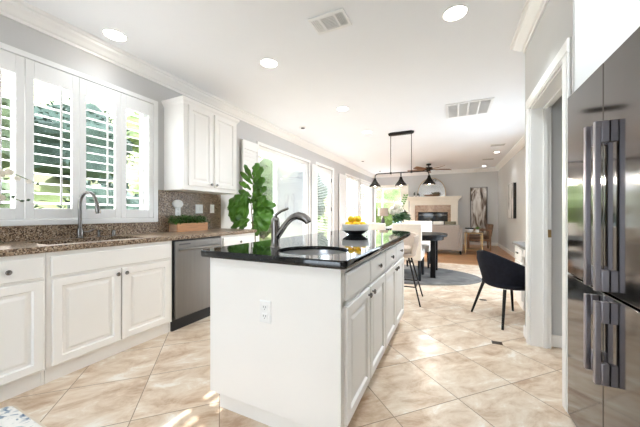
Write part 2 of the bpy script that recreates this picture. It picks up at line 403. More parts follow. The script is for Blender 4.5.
def glazing(par, o, x, mull=(), fw=.05, mat='trim'):
    y0, y1, z0, z1 = o; mb = MB(); e = .002
    mb.box(x-.04, x+.04, y0+e, y0+fw, z0+e, z1-e); mb.box(x-.04, x+.04, y1-fw, y1-e, z0+e, z1-e)
    mb.box(x-.04, x+.04, y0+fw, y1-fw, z0+e, z0+fw); mb.box(x-.04, x+.04, y0+fw, y1-fw, z1-fw, z1-e)
    for m in mull: mb.box(x-.035, x+.035, m-.022, m+.022, z0+fw, z1-fw)
    mb.build('window_frame', M[mat], par, bevel=.003)
    box(x-.003, x+.003, y0+fw-.01, y1-fw+.01, z0+fw-.01, z1-fw+.01).build('window_pane', M['glass'], par, smooth=False)
def casing(par, o, x, w=.06, d=.018, sill=True):
    y0, y1, z0, z1 = o; mb = MB()
    mb.box(x, x+d, y0-w, y0, z0-(w if sill else 0), z1+w); mb.box(x, x+d, y1, y1+w, z0-(w if sill else 0), z1+w); mb.box(x, x+d, y0, y1, z1, z1+w)
    if sill: mb.box(x, x+d, y0, y1, z0-w, z0)
    mb.build('window_casing', M['trim'], par, bevel=.004)

# kitchen window with four-and-a-bit shutters
w1 = sroot('window_1', (XL, 1.14, 1.05))
glazing(w1, KW, XL-.105, (.975, 1.405))
mb = MB(); mb.box(XL, XL+.03, KW[0]-.05, KW[0], 1.035, 2.395); mb.box(XL, XL+.03, KW[1]+.002, KW[1]+.055, 1.035, 2.395); mb.box(XL, XL+.03, KW[0], KW[1]+.002, 2.35, 2.395); mb.box(XL, XL+.03, KW[0], KW[1]+.002, 1.035, 1.082)
mb.build('window_casing', M['shutter'], w1, bevel=.004)
for k, (a, b) in enumerate(((.285, .628), (.634, .983), (.987, 1.334), (1.338, 1.682), (1.686, 2.019))):
    louvre_panel(w1, XL+.012, a, b, 1.086, 2.344, R(-9), rod=.60)
# patio slider, its folded shutters, french door, far windows
w2 = sroot('window_2', (XL, 4.8, 0)); glazing(w2, SL, XL-.07, (4.52,), .06); casing(w2, SL, XL, .05, sill=False)
box(XL-.118, XL-.116, 4.54, SL[1]-.05, .06, 2.26).build('insect_screen', M['screen'], w2, smooth=False)
louvre_panel(w2, XL+.05, 3.45, 3.845, .03, 2.30, R(-80), pitch=.06, depth=.064, st=.04, rod=0)
louvre_panel(w2, XL+.05, 5.86, 6.12, .03, 2.30, R(-80), pitch=.06, depth=.064, st=.04, rod=0)
d2 = sroot('door_2', (XL, 6.7, 0))
mb = MB(); mb.box(XL, XL+.018, FD[0]-.06, FD[0], 0, 2.40); mb.box(XL, XL+.018, FD[1], FD[1]+.06, 0, 2.40); mb.box(XL, XL+.018, FD[0], FD[1], 2.34, 2.40); mb.build('door_casing', M['trim'], d2, bevel=.003)
mb = MB(); mb.box(XL-.09, XL-.045, FD[0]+.004, FD[0]+.12, .01, 2.335); mb.box(XL-.09, XL-.045, FD[1]-.12, FD[1]-.004, .01, 2.335); mb.box(XL-.09, XL-.045, FD[0]+.12, FD[1]-.12, .01, .25); mb.box(XL-.09, XL-.045, FD[0]+.12, FD[1]-.12, 2.2, 2.335)
mb.build('door_leaf', M['trim'], d2, bevel=.003)
box(XL-.07, XL-.065, FD[0]+.11, FD[1]-.11, .24, 2.21).build('door_pane', M['glass'], d2, smooth=False)
bl = MB()
for k in range(46):
    z = .28+k*.042; bl.box(XL-.052, XL-.030, FD[0]+.13, FD[1]-.13, z, z+.004)
bl.build('blind_slats', M['shutter'], d2, smooth=False)
mb = MB(); mb.cyl((XL-.045, FD[0]+.07, 1.0), (XL+.01, FD[0]+.07, 1.0), .012); mb.tube([(XL+.005, FD[0]+.07, 1.0), (XL+.012, FD[0]+.12, 1.0), (XL+.012, FD[0]+.18, .995)], .009); mb.build('door_handle', M['bronze'], d2)
for z in (.35, 1.2, 2.0): box(XL-.045, XL-.03, FD[1]-.016, FD[1]-.002, z, z+.10).build('hinge', M['bronze'], d2)
w3 = sroot('window_3', (XL, 8.95, 0)); glazing(w3, W3, XL-.07, (8.9,), .06); casing(w3, W3, XL, .05, sill=False)
louvre_panel(w3, XL+.05, 7.62, 8.22, .03, 2.30, R(-80), pitch=.06, depth=.064, st=.04)
w4 = sroot('window_4', (XL, 10.6, 0)); glazing(w4, W4, XL-.09, (), .05)
casing(w4, W4, XL, .06)
louvre_panel(w4, XL-.03, W4[0]+.004, 10.578, W4[2]+.004, W4[3]-.004, R(-40)); louvre_panel(w4, XL-.03, 10.582, W4[1]-.004, W4[2]+.004, W4[3]-.004, R(-40))
w6 = sroot('window_added', (XR, 5.75, 0)); glazing(w6, RW, XR+.07, (5.75,), .06)  # unseen window added to brighten the dining and living end
w5 = sroot('window_5', (-2.4, YF, .5))
mb = MB(); a0, a1, b0, b1 = FW
for x0, x1, z0, z1 in ((a0+.002, a0+.05, b0+.002, b1-.002), (a1-.05, a1-.002, b0+.002, b1-.002), (a0+.05, a1-.05, b0+.002, b0+.05), (a0+.05, a1-.05, b1-.05, b1-.002), (-2.68, -2.62, b0+.05, b1-.05)): mb.box(x0, x1, YF+.03, YF+.10, z0, z1)
mb.build('window_frame', M['trim'], w5, bevel=.003)
box(a0+.04, a1-.04, YF+.06, YF+.066, b0+.04, b1-.04).build('window_pane', M['glass'], w5, smooth=False)
mb = MB(); mb.box(a1, a1+.27, YF-.03, YF, 0, b1+.09); mb.box(a0, a1, YF-.03, YF, b1, b1+.09); mb.box(a0, a1, YF-.04, YF, b0-.07, b0)
mb.build('window_casing', M['mantel'], w5, bevel=.004)

# ================================================================== CABINETS
DOOR = [(0, 0), (0, .016), (.004, .019), (.050, .019), (.057, .0065), (.074, .006), (.090, .013), (.093, .0135)]
FLAT = [(0, 0), (0, .013), (.006, .018), (.008, .0185)]
def knob(par, o, n, name='knob', oval=1.0):
    MB().lathe([(.007, 0), (.0055, .006), (.006, .008), (.0145, .012), (.0155, .017), (.012, .022), (.004, .024)], o, n, 18, sx=oval).build(name, M['nickel'], par)
def front(par, name, O, U, N, w, h, prof, knobs=()):
    d = MB().panel(O, U, (0, 0, 1), N, w, h, prof).build(name, M['cab'], par, smooth=False)
    for a, b in knobs:
        p = Vector(O)+Vector(U)*a+Vector((0, 0, b))+Vector(N)*.0185; knob(d, p, N)
    return d
XF = -2.42   # carcass face, fronts stand ~2 cm proud
def carcass(y0, y1, z1=.874):
    mb = MB(); e = .0015; y0 += e; y1 -= e
    mb.box(XL+.002, XF-.02, y0, y0+.018, .0, z1); mb.box(XL+.002, XF-.02, y1-.018, y1, .0, z1)
    mb.box(XL+.002, XL+.012, y0+.018, y1-.018, 0, z1); mb.box(XL+.012, XF-.02, y0+.018, y1-.018, .10, .118)
    mb.box(XF-.02, XF, y0, y0+.035, .10, z1); mb.box(XF-.02, XF, y1-.035, y1, .10, z1)
    mb.box(XF-.02, XF, y0+.035, y1-.035, .10, .135); mb.box(XF-.02, XF, y0+.035, y1-.035, z1-.03, z1); mb.box(XF-.02, XF, y0+.035, y1-.035, .68, .715)
    mb.box(XF-.05, XF-.025, y0, y1, 0, .10)
    return mb
N = (1, 0, 0); U = (0, 1, 0)
t = thing('base_cabinet', 'white base cabinet with one drawer over a raised panel door, beside the sink cabinet', 'cabinet', (-2.72, .59, 0))
carcass(.30, .89).build('body', M['cab'], t)
front(t, 'drawer', (XF, .325, .71), U, N, .55, .135, FLAT, ((.385, .0675),))
front(t, 'door', (XF, .325, .115), U, N, .55, .575, DOOR)
t = thing('sink_base_cabinet', 'white sink base cabinet with a wide false front over two raised panel doors', 'cabinet', (-2.72, 1.35, 0))
carcass(.89, 1.805).build('body', M['cab'], t)
front(t, 'false_front', (XF, .912, .71), U, N, .87, .135, FLAT)
front(t, 'door', (XF, .918, .115), U, N, .425, .575, DOOR, ((.398, .535),))
front(t, 'door', (XF, 1.352, .115), U, N, .42, .575, DOOR, ((.028, .535),))
t = thing('drawer_cabinet', 'white base cabinet with a top drawer at the counter end past the dishwasher', 'cabinet', (-2.72, 2.74, 0))
carcass(2.43, 3.04).build('body', M['cab'], t)
front(t, 'drawer', (XF, 2.455, .71), U, N, .56, .135, FLAT, ((.28, .0675),))
front(t, 'door', (XF, 2.455, .115), U, N, .56, .575, DOOR, ((.53, .535),))
# dishwasher
t = thing('dishwasher', 'stainless steel dishwasher with a bar handle and black toe kick between white cabinets', 'dishwasher', (-2.72, 2.12, 0))
box(XL+.03, XF-.005, 1.812, 2.424, .10, .868).build('tub', M['black'], t)
box(XF-.004, XF+.028, 1.82, 2.418, .115, .858).build('front_panel', M['steel'], t, bevel=.006)
box(XF-.06, XF-.006, 1.81, 2.426, 0, .099).build('toe_kick', M['black'], t)
box(XF+.028, XF+.030, 1.86, 1.99, .822, .836).build('badge', M['char'], t)
mb = MB(); mb.tube(bez((XF+.028, 1.86, .775), (XF+.075, 1.87, .78), (XF+.075, 2.37, .78), (XF+.028, 2.38, .775), 14), .011, 10)
mb.build('handle', M['steel'], t)
# upper cabinet
t = thing('upper_cabinet', 'cream wall cabinet with two raised panel doors above the planter box', 'cabinet', (-2.87, 2.585, 1.40))
box(XL+.001, -2.71, 2.165, 3.01, 1.40, 2.37).build('body', M['cab'], t, bevel=.002)
mb = MB(); A = [(0, 2.365), (.004, 2.365), (.010, 2.38), (.026, 2.40), (.030, 2.43), (0, 2.43)]
mb.rings([[(x+nx*a, y+ny*a, z) for a, z in A] for x, y, nx, ny in ((XL+.001, 2.165, 0, -1), (-2.71, 2.165, 1, -1), (-2.71, 3.01, 1, 1), (XL+.001, 3.01, 0, 1))])
mb.build('top_moulding', M['cab'], t, smooth=False)
box(XL+.001, -2.712, 2.168, 3.007, 2.37, 2.426).build('top_board', M['cab'], t)
front(t, 'door', (-2.71, 2.222, 1.45), U, N, .345, .915, DOOR, ((.32, .035),))
front(t, 'door', (-2.71, 2.602, 1.45), U, N, .372, .915, DOOR, ((.025, .035),))

# granite worktop with undermount sink, and backsplash
t = thing('worktop', 'speckled brown granite worktop with undermount sink below the shuttered window', 'worktop', (-2.73, 1.5, .875))
SH = [(-2.93, .94), (-2.93, 1.62), (-2.52, 1.62), (-2.52, .94)]
EDGE = ((.008, 0), (.002, .15), (0, .4), (0, .65), (.003, .88), (.010, 1))
MB().slab([(XL+.001, .15), (-2.395, .15), (-2.395, 3.05), (XL+.001, 3.05)], [SH], .875, .915, EDGE).build('slab', M['granite'], t, recalc=False)
mb = MB(); r = [(-2.94, -2.51, .93, 1.63, .8745), (-2.925, -2.525, .945, 1.615, .86), (-2.92, -2.53, .95, 1.61, .72), (-2.89, -2.56, .98, 1.58, .70)]
mb.rings([[(a, c, z), (b, c, z), (b, d, z), (a, d, z)] for a, b, c, d, z in r], cap0=False); mb.build('sink_basin', M['sink'], t, thick=.002, smooth=False)
t = MB(); t.box(XL+.001, XL+.021, .15, 2.085, .9155, 1.034); t.box(XL+.001, XL+.021, 2.085, 3.03, .9155, 1.399)
tag(t.build('backsplash', M['granite'], smooth=False, base=(XL, 1.6, .9155)), 'speckled brown granite backsplash along the wall behind the counter', 'backsplash')

# ---- gooseneck faucet + two pumps
t = thing('gooseneck_faucet', 'tall brushed nickel gooseneck faucet in front of the window shutters', 'faucet', (-2.965, 1.32, .915))
mb = MB(); mb.lathe([(.030, 0), (.030, .006), (.024, .012), (.024, .07), (.019, .085)], (-2.965, 1.32, .9155), n=20); mb.build('base', M['nickel'], t)
mb = MB(); mb.tube([(-2.965, 1.32, .99), (-2.965, 1.32, 1.22)] + [(-2.965+.064*(1-math.cos(R(a))), 1.32+.03*(1-math.cos(R(a))), 1.22+.095*math.sin(R(a))) for a in range(15, 166, 15)], .0145, 14); mb.build('spout', M['nickel'], t)
mb = MB(); mb.tube([(-2.840, 1.379, 1.245), (-2.830, 1.384, 1.21), (-2.822, 1.388, 1.15), (-2.820, 1.389, 1.13)], [.0135, .016, .021, .018], 14); mb.build('spray_head', M['nickel'], t)
mb = MB(); mb.tube([(-2.965, 1.344, .965), (-2.96, 1.385, .968), (-2.95, 1.42, .985)], [.009, .008, .006], 10); mb.build('lever', M['nickel'], t)
for k, (yy, lab) in enumerate(((1.465, 'brushed nickel soap pump beside the gooseneck faucet'), (1.59, 'small nickel air gap cap on the counter, farther from the gooseneck faucet'))):
    t = thing(('soap_pump', 'air_gap_cap')[k], lab, ('soap dispenser', 'air gap')[k], (-2.965, yy, .915))
    if k == 0:
        MB().lathe([(.021, 0), (.021, .005), (.012, .010), (.011, .045), (.015, .05), (.015, .06), (.004, .065)], (-2.965, yy, .9155), n=16).build('body', M['nickel'], t)
        MB().tube([(-2.965, yy, .972), (-2.93, yy, .972), (-2.905, yy, .965)], .005, 8).build('spout', M['nickel'], t)
    else:
        MB().lathe([(.022, 0), (.022, .004), (.017, .008), (.017, .05), (.013, .058), (.002, .06)], (-2.965, yy, .9155), n=16).build('cap', M['nickel'], t)

# ================================================================== ISLAND
t = thing('kitchen_island', 'cream kitchen island with raised panel doors under a black granite top', 'kitchen island', (-.87, 2.1, 0))
IX0, IX1, IY0, IY1 = -1.295, -.47, 1.215, 3.03
mb = MB(); mb.box(IX0, IX1, IY0, IY0+.02, .085, .874); mb.box(IX0, IX0+.02, IY0+.02, IY1, .085, .874); mb.box(IX0+.02, IX1, IY1-.02, IY1, .085, .874)
mb.box(IX0+.02, IX1, IY0+.02, IY1-.02, .085, .12)
mb.box(IX1-.02, IX1, IY0+.02, IY1-.02, .12, .14); mb.box(IX1-.02, IX1, IY0+.02, IY1-.02, .845, .874); mb.box(IX1-.02, IX1, IY0+.02, IY1-.02, .685, .71)
for y in (IY0+.02, 1.66, 2.085, 2.5, IY1-.055): mb.box(IX1-.02, IX1, y, y+.035, .14, .845)
mb.build('body', M['cab'], t, bevel=.002)
mb = MB(); mb.box(IX0+.06, IX1-.07, IY0+.015, IY1-.03, 0, .0845); mb.build('toe_kick', M['cab'], t)
cols = [(1.255, .40), (1.675, .405), (2.10, .40), (2.515, .435)]
for k, (y, w) in enumerate(cols):
    front(t, 'false_front' if k == 0 else 'drawer', (IX1, y, .715), U, N, w, .128, FLAT, () if k == 0 else ((w/2, .064),))
    front(t, 'door', (IX1, y, .118), U, N, w, .567, DOOR, ((w-.035 if k % 2 == 0 else .035, .53),))
t = thing('island_worktop', 'polished black granite island top with a round sink cut into it', 'worktop', (-.9, 2.4, .875))
X0, X1, Y0, Y1 = -1.36, -.435, 1.185, 3.63
outer = [(X0+.03, Y0), (X1-.03, Y0)] + arc(X1-.03, Y0+.03, .03, -90, 0, 4)[1:] + [(X1, 3.30)] + arc(X1-.33, 3.30, .33, 0, 90, 12)[1:] + arc(X0+.33, 3.30, .33, 90, 180, 12) + arc(X0+.03, Y0+.03, .03, 180, 270, 4)
o2 = []
for p in outer:
    if not o2 or (Vector(p)-Vector(o2[-1])).length > 1e-4: o2.append(p)
if (Vector(o2[0])-Vector(o2[-1])).length < 1e-4: o2.pop()
SX, SY, SR = -.745, 1.475, .208
MB().slab(o2, [arc(SX, SY, SR, 0, 360, 48)[:-1][::-1]], .893, .915, ((0, 0), (0, .4), (.002, .75), (.008, 1))).slab(o2, [[(X0+.13, Y0+.095), (X0+.13, Y1-.40), (X1-.13, Y1-.40), (X1-.13, Y0+.095)]], .875, .8929, ((.010, 0), (.003, .3), (0, .7), (0, 1))).build('slab', M['black_stone'], t, recalc=False)
MB().lathe([(SR+.015, -.0005), (SR+.003, -.004), (SR, -.03), (SR-.012, -.13), (SR-.05, -.165), (.04, -.175), (.035, -.18), (.001, -.18)], (SX, SY, .8928), n=48, cap0=False).build('sink_basin', M['sink'], t, thick=.0015)
MB().lathe([(.036, .0), (.036, .004), (.02, .006), (.001, .006)], (SX, SY, .7138), n=20).build('drain', M['nickel'], t)
t = thing('island_faucet', 'brushed nickel pull-out faucet with lever handle beside the round island sink', 'faucet', (-1.03, 1.5, .915))
MB().lathe([(.034, 0), (.034, .004), (.030, .010), (.027, .05), (.027, .10), (.029, .13), (.028, .165), (.023, .185), (.011, .195), (.001, .197)], (-1.03, 1.5, .9155), n=24).build('body', M['nickel'], t)
mb = MB(); mb.tube(bez((-1.02, 1.5, .975), (-.965, 1.5, 1.04), (-.925, 1.5, 1.122), (-.855, 1.5, 1.115), 14), [.019]*6+[.0175, .018, .0185, .019, .02, .021, .022, .0225, .0225], 14); mb.build('spout', M['nickel'], t)
mb = MB(); mb.tube([(-.865, 1.5, 1.117), (-.825, 1.5, 1.108), (-.80, 1.5, 1.092), (-.79, 1.5, 1.076)], [.0245, .0255, .024, .02], 14); mb.build('spray_head', M['nickel'], t)
mb = MB(); mb.tube([(-1.03, 1.5, 1.105), (-1.022, 1.5, 1.125), (-.985, 1.5, 1.145), (-.935, 1.5, 1.162)], [.012, .009, .008, .0085], 10); mb.build('lever', M['nickel'], t)
def outlet(name, label, cat, O, Uv, Nv, w, h, kind):
    O, Uv, Nv = Vector(O), Vector(Uv), Vector(Nv)
    t = thing(name, label, cat, O)
    MB().panel(O-Uv*w/2-Vector((0, 0, h/2)), Uv, (0, 0, 1), Nv, w, h, [(0, 0), (0, .003), (.004, .006), (.006, .0065)]).build('cover_plate', M['plate'], t, smooth=False)
    def rect(nm, a, b, ww, hh, mat, d0=.0065, d1=.009, par=None):
        return MB().panel(O+Uv*(a-ww/2)+Vector((0, 0, b-hh/2))+Nv*d0, Uv, (0, 0, 1), Nv, ww, hh, [(0, 0), (0, d1-d0), (.001, d1-d0+.0005)]).build(nm, mat, par or t, smooth=False)
    if kind == 'duplex':
        for b in (-.0235, .0235):
            r = rect('receptacle', 0, b, .034, .030, M['plate'])
            for a in (-.007, .007): rect('slot', a, b+.004, .0035, .010, M['slot'], .0095, .010, r)
            rect('slot', 0, b-.008, .005, .005, M['slot'], .0095, .010, r)
    elif kind == 'double':
        for a in (-.023, .023): rect('rocker', a, 0, .033, .066, M['plate'])
    elif kind == 'single': rect('rocker', 0, 0, .033, .066, M['plate'])
    return t
outlet('power_outlet', 'white duplex power outlet on the end panel of the island', 'outlet', (-.896, IY0, .611), (1, 0, 0), (0, -1, 0), .072, .117, 'duplex')
XB = XL+.0215
t = outlet('power_outlet', 'white power outlet with an oval plug-in device, on the granite above the planter box', 'outlet', (XB, 2.33, 1.155), (0, 1, 0), (1, 0, 0), .075, .105, 'duplex')
p = MB().lathe([(.001, 0), (.068, 0), (.072, .006), (.070, .024), (.058, .032), (.001, .034)], (XB+.0105, 2.31, 1.245), (1, 0, 0), 28, sx=1.0, sy=.72).build('plug_in_light', M['plate'], t)
outlet('light_switch', 'white double rocker switch plate on the brown granite backsplash', 'switch', (XB, 2.645, 1.19), (0, 1, 0), (1, 0, 0), .117, .117, 'double')
outlet('light_switch', 'white single rocker switch plate at the far end of the granite backsplash', 'switch', (XB, 2.865, 1.195), (0, 1, 0), (1, 0, 0), .072, .117, 'single')

# ---- bowl of lemons
BX, BY = -.90, 2.73
t = thing('fruit_bowl', 'white footed bowl with dark tapered base holding lemons on the island', 'bowl', (BX, BY, .915))
MB().lathe([(.001, .0005), (.066, .0005), (.070, .003), (.100, .024), (.127, .044), (.129, .047)], (BX, BY, .915), n=40, cap1=False).build('foot', M['char'], t)
MB().lathe([(.001, .040), (.10, .043), (.130, .047), (.134, .052), (.136, .108), (.131, .108), (.128, .070), (.11, .063), (.001, .061)], (BX, BY, .915), n=40).build('rim', M['ceramic'], t)
rnd = random.Random(4)
LP = [(.081*math.cos(R(a)), .081*math.sin(R(a)), 1.014) for a in (-65, 7, 79, 151, 223)] + [(0, .0, 1.022)] + [(.046*math.cos(R(a)), .046*math.sin(R(a)), 1.071) for a in (-28, 100, 222)]
lem = None
where = ['in the near rim row', 'at the back']
for k, (dx, dy, z) in enumerate(LP):
    if lem is None:
        lem = MB().lathe([(.001, -.044), (.006, -.042), (.010, -.037), (.022, -.028), (.030, -.014), (.033, 0), (.030, .015), (.022, .028), (.010, .037), (.007, .042), (.001, .044)], n=20).build('lemon', M['lemon']); o = lem
    else: o = lem.copy(); C.objects.link(o)
    o.location = (BX+dx, BY+dy, z+.003); a = math.atan2(dy, dx)
    o.rotation_euler = (R(90), 0, a) if k < 5 else (0, 0, 0) if k == 5 else (R(90+rnd.uniform(-8, 8)), 0, R(rnd.uniform(0, 180)))
    tag(o, 'yellow lemon lying in the bowl, its lower layer' if k < 6 else 'yellow lemon heaped on top of the others in the white bowl', 'lemon', 'lemons in the lower layer of the bowl' if k < 6 else 'lemons heaped on top of the bowl')

# ---- cedar planter with herbs
t = thing('planter_box', 'cedar planter box of trailing green herbs on the counter under the cabinet', 'planter', (-2.93, 2.41, .915))
mb = MB(); mb.box(-2.87, -2.855, 2.20, 2.64, .9155, 1.015); mb.box(-3.0, -2.985, 2.20, 2.64, .9155, 1.015); mb.box(-2.985, -2.87, 2.215, 2.625, .9155, .93); mb.build('box_sides', M['cedar'], t, bevel=.002)
for y in (2.20, 2.625): box(-2.985, -2.87, y, y+.015, .9155, 1.015).build('box_end', M['cedar_end'], t, bevel=.002)
box(-2.984, -2.871, 2.216, 2.624, .93, 1.0).build('soil', M['soil'], t)
def leaf_quad(mb, p, d, up, L, w, fold=.25):
    d = Vector(d).normalized(); s = d.cross(Vector(up)); s = s.normalized() if s.length > 1e-3 else Vector((1, 0, 0)); n = s.cross(d)
    p = Vector(p); a = mb.v(p); b = mb.v(p+d*L*.5+s*w+n*w*fold); c = mb.v(p+d*L-n*L*.12); e = mb.v(p+d*L*.5-s*w+n*w*fold); m = mb.v(p+d*L*.5)
    mb.f((a, b, m)); mb.f((b, c, m)); mb.f((c, e, m)); mb.f((e, a, m))
mb = MB(); rnd = random.Random(2)
for k in range(1500):
    y = rnd.uniform(2.17, 2.66); x = -2.93+rnd.gauss(0, .04); z = 1.0+rnd.uniform(0, .105)*(1-.5*abs(x+2.93)/.09)
    x = max(-2.975, min(-2.84, x))
    d = Vector((rnd.uniform(-1, 1.2), rnd.uniform(-1, 1), rnd.uniform(-.1, 1.2)))
    leaf_quad(mb, (x, y, z), d, (0, 0, 1), rnd.uniform(.014, .032), rnd.uniform(.005, .010))
mb.build('herbs', M['herb'], t, recalc=False)

# ---- white orchid reaching in from the counter end
t = thing('orchid', 'white orchid with arching stem on the counter by the window shutters', 'orchid', (-2.76, .58, .915))
MB().lathe([(.001, 0), (.055, 0), (.07, .06), (.072, .12), (.066, .12), (.06, .10), (.001, .095)], (-2.76, .58, .9155), n=24).build('pot', M['ceramic'], t)
st1 = bez((-2.76, .58, 1.01), (-2.76, .56, 1.40), (-2.78, .68, 1.52), (-2.82, .97, 1.36), 16); st2 = bez((-2.75, .58, 1.01), (-2.72, .58, 1.25), (-2.75, .66, 1.30), (-2.80, .90, 1.22), 14)
mb = MB(); mb.tube(st1, .003, 6); mb.tube(st2, .003, 6); mb.build('stems', M['green_stem'], t)
mb = MB()
for a in range(5):
    ang = R(a*72+20); d = Vector((math.cos(ang), math.sin(ang), .35))
    mb.grid(lambda u, v, d=d: Vector((-2.76, .58, 1.01))+d*u*.22+d.cross(Vector((0, 0, 1))).normalized()*(v-.5)*.07*math.sin(math.pi*min(1, u*.9+.08))+Vector((0, 0, -.16*u*u)), 8, 2)
mb.build('leaves', M['leaf_dark'], t, thick=.003, recalc=False)
rnd = random.Random(8)
def bloom(mb, c, n, r):
    u, w, n = frame(n); c = Vector(c)
    for k in range(5):
        a = R(72*k+90); d = u*math.cos(a)+w*math.sin(a); s = n.cross(d); wd = r*(.62 if k in (1, 4) else .36)
        mb.grid(lambda q, v: c+d*r*q+s*(v-.5)*2*wd*math.sin(math.pi*min(1, .12+.88*q))**.7+n*(.25*r*q*(1-q)*2-.1*r*q*q), 5, 4)
    mb.lathe([(.001, 0), (r*.14, .0), (r*.16, r*.2), (.001, r*.35)], c, n, 8)
for stm, ks in ((st1, (6, 8, 10, 11, 12, 13, 14, 15)), (st2, (8, 10, 11))):
    for k in ks:
        q = Vector(stm[k])+Vector((rnd.uniform(.0, .03), rnd.uniform(-.02, .02), rnd.uniform(-.035, .0))); mb = MB(); bloom(mb, q, (1, -.7+rnd.uniform(-.3, .3), rnd.uniform(-.3, .2)), rnd.uniform(.026, .038) if k < 14 else .02); mb.build('bloom', M['petal'], t, recalc=False)
for q in (st2[-1], st2[-2]+Vector((0, 0, .012)), st2[-1]+Vector((.005, .03, .008)), st1[-1]+Vector((0, .02, -.006))): MB().lathe([(.001, -.012), (.008, -.004), (.009, .004), (.001, .013)], q, (.3, 1, .2), 8).build('bud', M['leaf_dark'], t)

# ---- fiddle leaf fig
FX, FY = -2.60, 3.26
t = thing('fiddle_leaf_fig', 'tall fiddle leaf fig with broad glossy leaves standing past the counter end', 'plant', (FX, FY, 0))
MB().lathe([(.001, 0), (.12, 0), (.15, .10), (.165, .32), (.155, .32), (.14, .28), (.001, .27)], (FX, FY, .0005), n=28).build('pot', M['ceramic'], t)
MB().lathe([(.001, 0), (.139, 0), (.139, .012), (.001, .014)], (FX, FY, .271), n=24).build('soil', M['soil'], t)
trunk = bez((FX, FY, .27), (FX+.02, FY+.02, .8), (FX-.03, FY, 1.2), (FX-.01, FY-.02, 1.76), 16)
tr2 = bez((FX, FY, .60), (FX+.03, FY-.05, .85), (FX+.05, FY-.11, 1.0), (FX+.04, FY-.13, 1.30), 10)
mb = MB(); mb.tube(trunk, [.014-.008*k/16 for k in range(17)], 8); mb.tube(tr2, [.010-.005*k/10 for k in range(11)], 8); mb.build('trunk', M['stem'], t)
def fig_leaf(mb, p, d, L, wd, droop, up=(0, 0, 1)):
    d = Vector(d).normalized(); s = d.cross(Vector(up)); s = s.normalized() if s.length > .05 else Vector((0, 1, 0)); n = s.cross(d)
    p = Vector(p)
    def fn(u, v):
        q = (v-.5)*2; prof = (.10+1.0*math.sin(math.pi*min(1, u*.92+.04))**.8*(.62+.5*u))*(1 if u < .99 else .4)
        wv = .018*math.sin(u*17+q*2)*abs(q)
        o = p+d*L*u+s*q*wd*prof*.78+n*(.07*q*q*wd*1.2+wv-.10*L*u*u)-Vector((0, 0, droop*L*u*u)); o.x = max(o.x, XL+.025)
        if o.y < 3.08:
            o.z = max(o.z, .94)
            if o.x < -2.64: o.z = min(o.z, 1.375)
        return o
    mb.grid(fn, 12, 6)
mb = MB()
V_ = Vector
# image-facing basis at the plant: r = to the right in the picture, f = toward the viewer
r_ = V_((math.cos(YAW), math.sin(YAW), 0)); f_ = V_((math.sin(YAW), -math.cos(YAW), 0)); z_ = V_((0, 0, 1))
def L_(h, a, b, c, L, w, droop, at=None):
    base_ = at if at is not None else min(trunk, key=lambda q: abs(q.z-h))
    d = r_*a+f_*b+z_*c; fig_leaf(mb, base_, d, L, w, droop, up=(f_*.8+z_*.6))
def PX_(u, v, f): return V_((FX, FY, 0))+r_*((u-254.5)/68.8)+z_*(1.13-(v-213.5)/68.8)+f_*f
rnd = random.Random(3)
for u0, v0, u1, v1, hw in ((254, 178, 259, 165, 5.5), (253, 180, 247, 167, 3.2), (252, 184, 241, 172, 3.4), (254, 185, 264, 170, 5.5), (252, 190, 239, 181, 3.6), (253, 191, 265, 179, 5.8), (252, 197, 239, 190, 4), (253, 198, 267, 188, 5.5), (252, 203, 241, 196, 4.4), (253, 204, 262, 190, 6), (253, 209, 267, 197, 6),
        (247, 196, 231, 222, 9), (245, 195, 225, 208, 7.5), (248, 200, 238, 226, 7.5), (246, 198, 227, 216, 7), (256, 204, 274, 213, 6.5), (257, 208, 269, 229, 8),
        (255, 202, 277, 205, 5), (255, 212, 263, 231, 6), (258, 206, 275, 222, 7.5), (250, 219, 238, 229, 4.5), (252, 222, 266, 226, 4.5), (250, 219, 231, 227, 4.5), (254, 224, 259, 235, 4.5), (253, 214, 266, 208, 6)):
    f0 = rnd.uniform(-.02, .08); f1 = rnd.uniform(.0, .22) if u1 > 243 else rnd.uniform(-.06, .04); a, b = PX_(u0, v0, f0), PX_(u1, v1, f1)
    fig_leaf(mb, a, b-a, (b-a).length*1.02, hw/68.8*(1.0 if v0 < 210 and u0 > 248 else 1.12), .0, up=f_*.85+z_*.35+r_*rnd.uniform(-.25, .25))
mb.build('leaves', M['leaf'], t, thick=.002, recalc=False)

# ---- patterned kitchen rug by the sink
t = thing('kitchen_rug', 'blue and white patterned rug lying before the sink cabinets', 'rug', (-1.9, .2, 0))
def rrect(x0, x1, y0, y1, r, n=5): return arc(x1-r, y0+r, r, -90, 0, n)+arc(x1-r, y1-r, r, 0, 90, n)+arc(x0+r, y1-r, r, 90, 180, n)+arc(x0+r, y0+r, r, 180, 270, n)
MB().slab(rrect(-2.35, -1.65, -.6, .715, .05), [], .0005, .010, ((0, 0), (0, .7), (.004, 1))).build('binding', M['rug_edge'], t, recalc=False)
MB().slab(rrect(-2.335, -1.665, -.585, .70, .04), [], .0102, .016, ((0, 0), (0, .7), (.004, 1))).build('pile', M['kitchen_rug'], t, recalc=False)

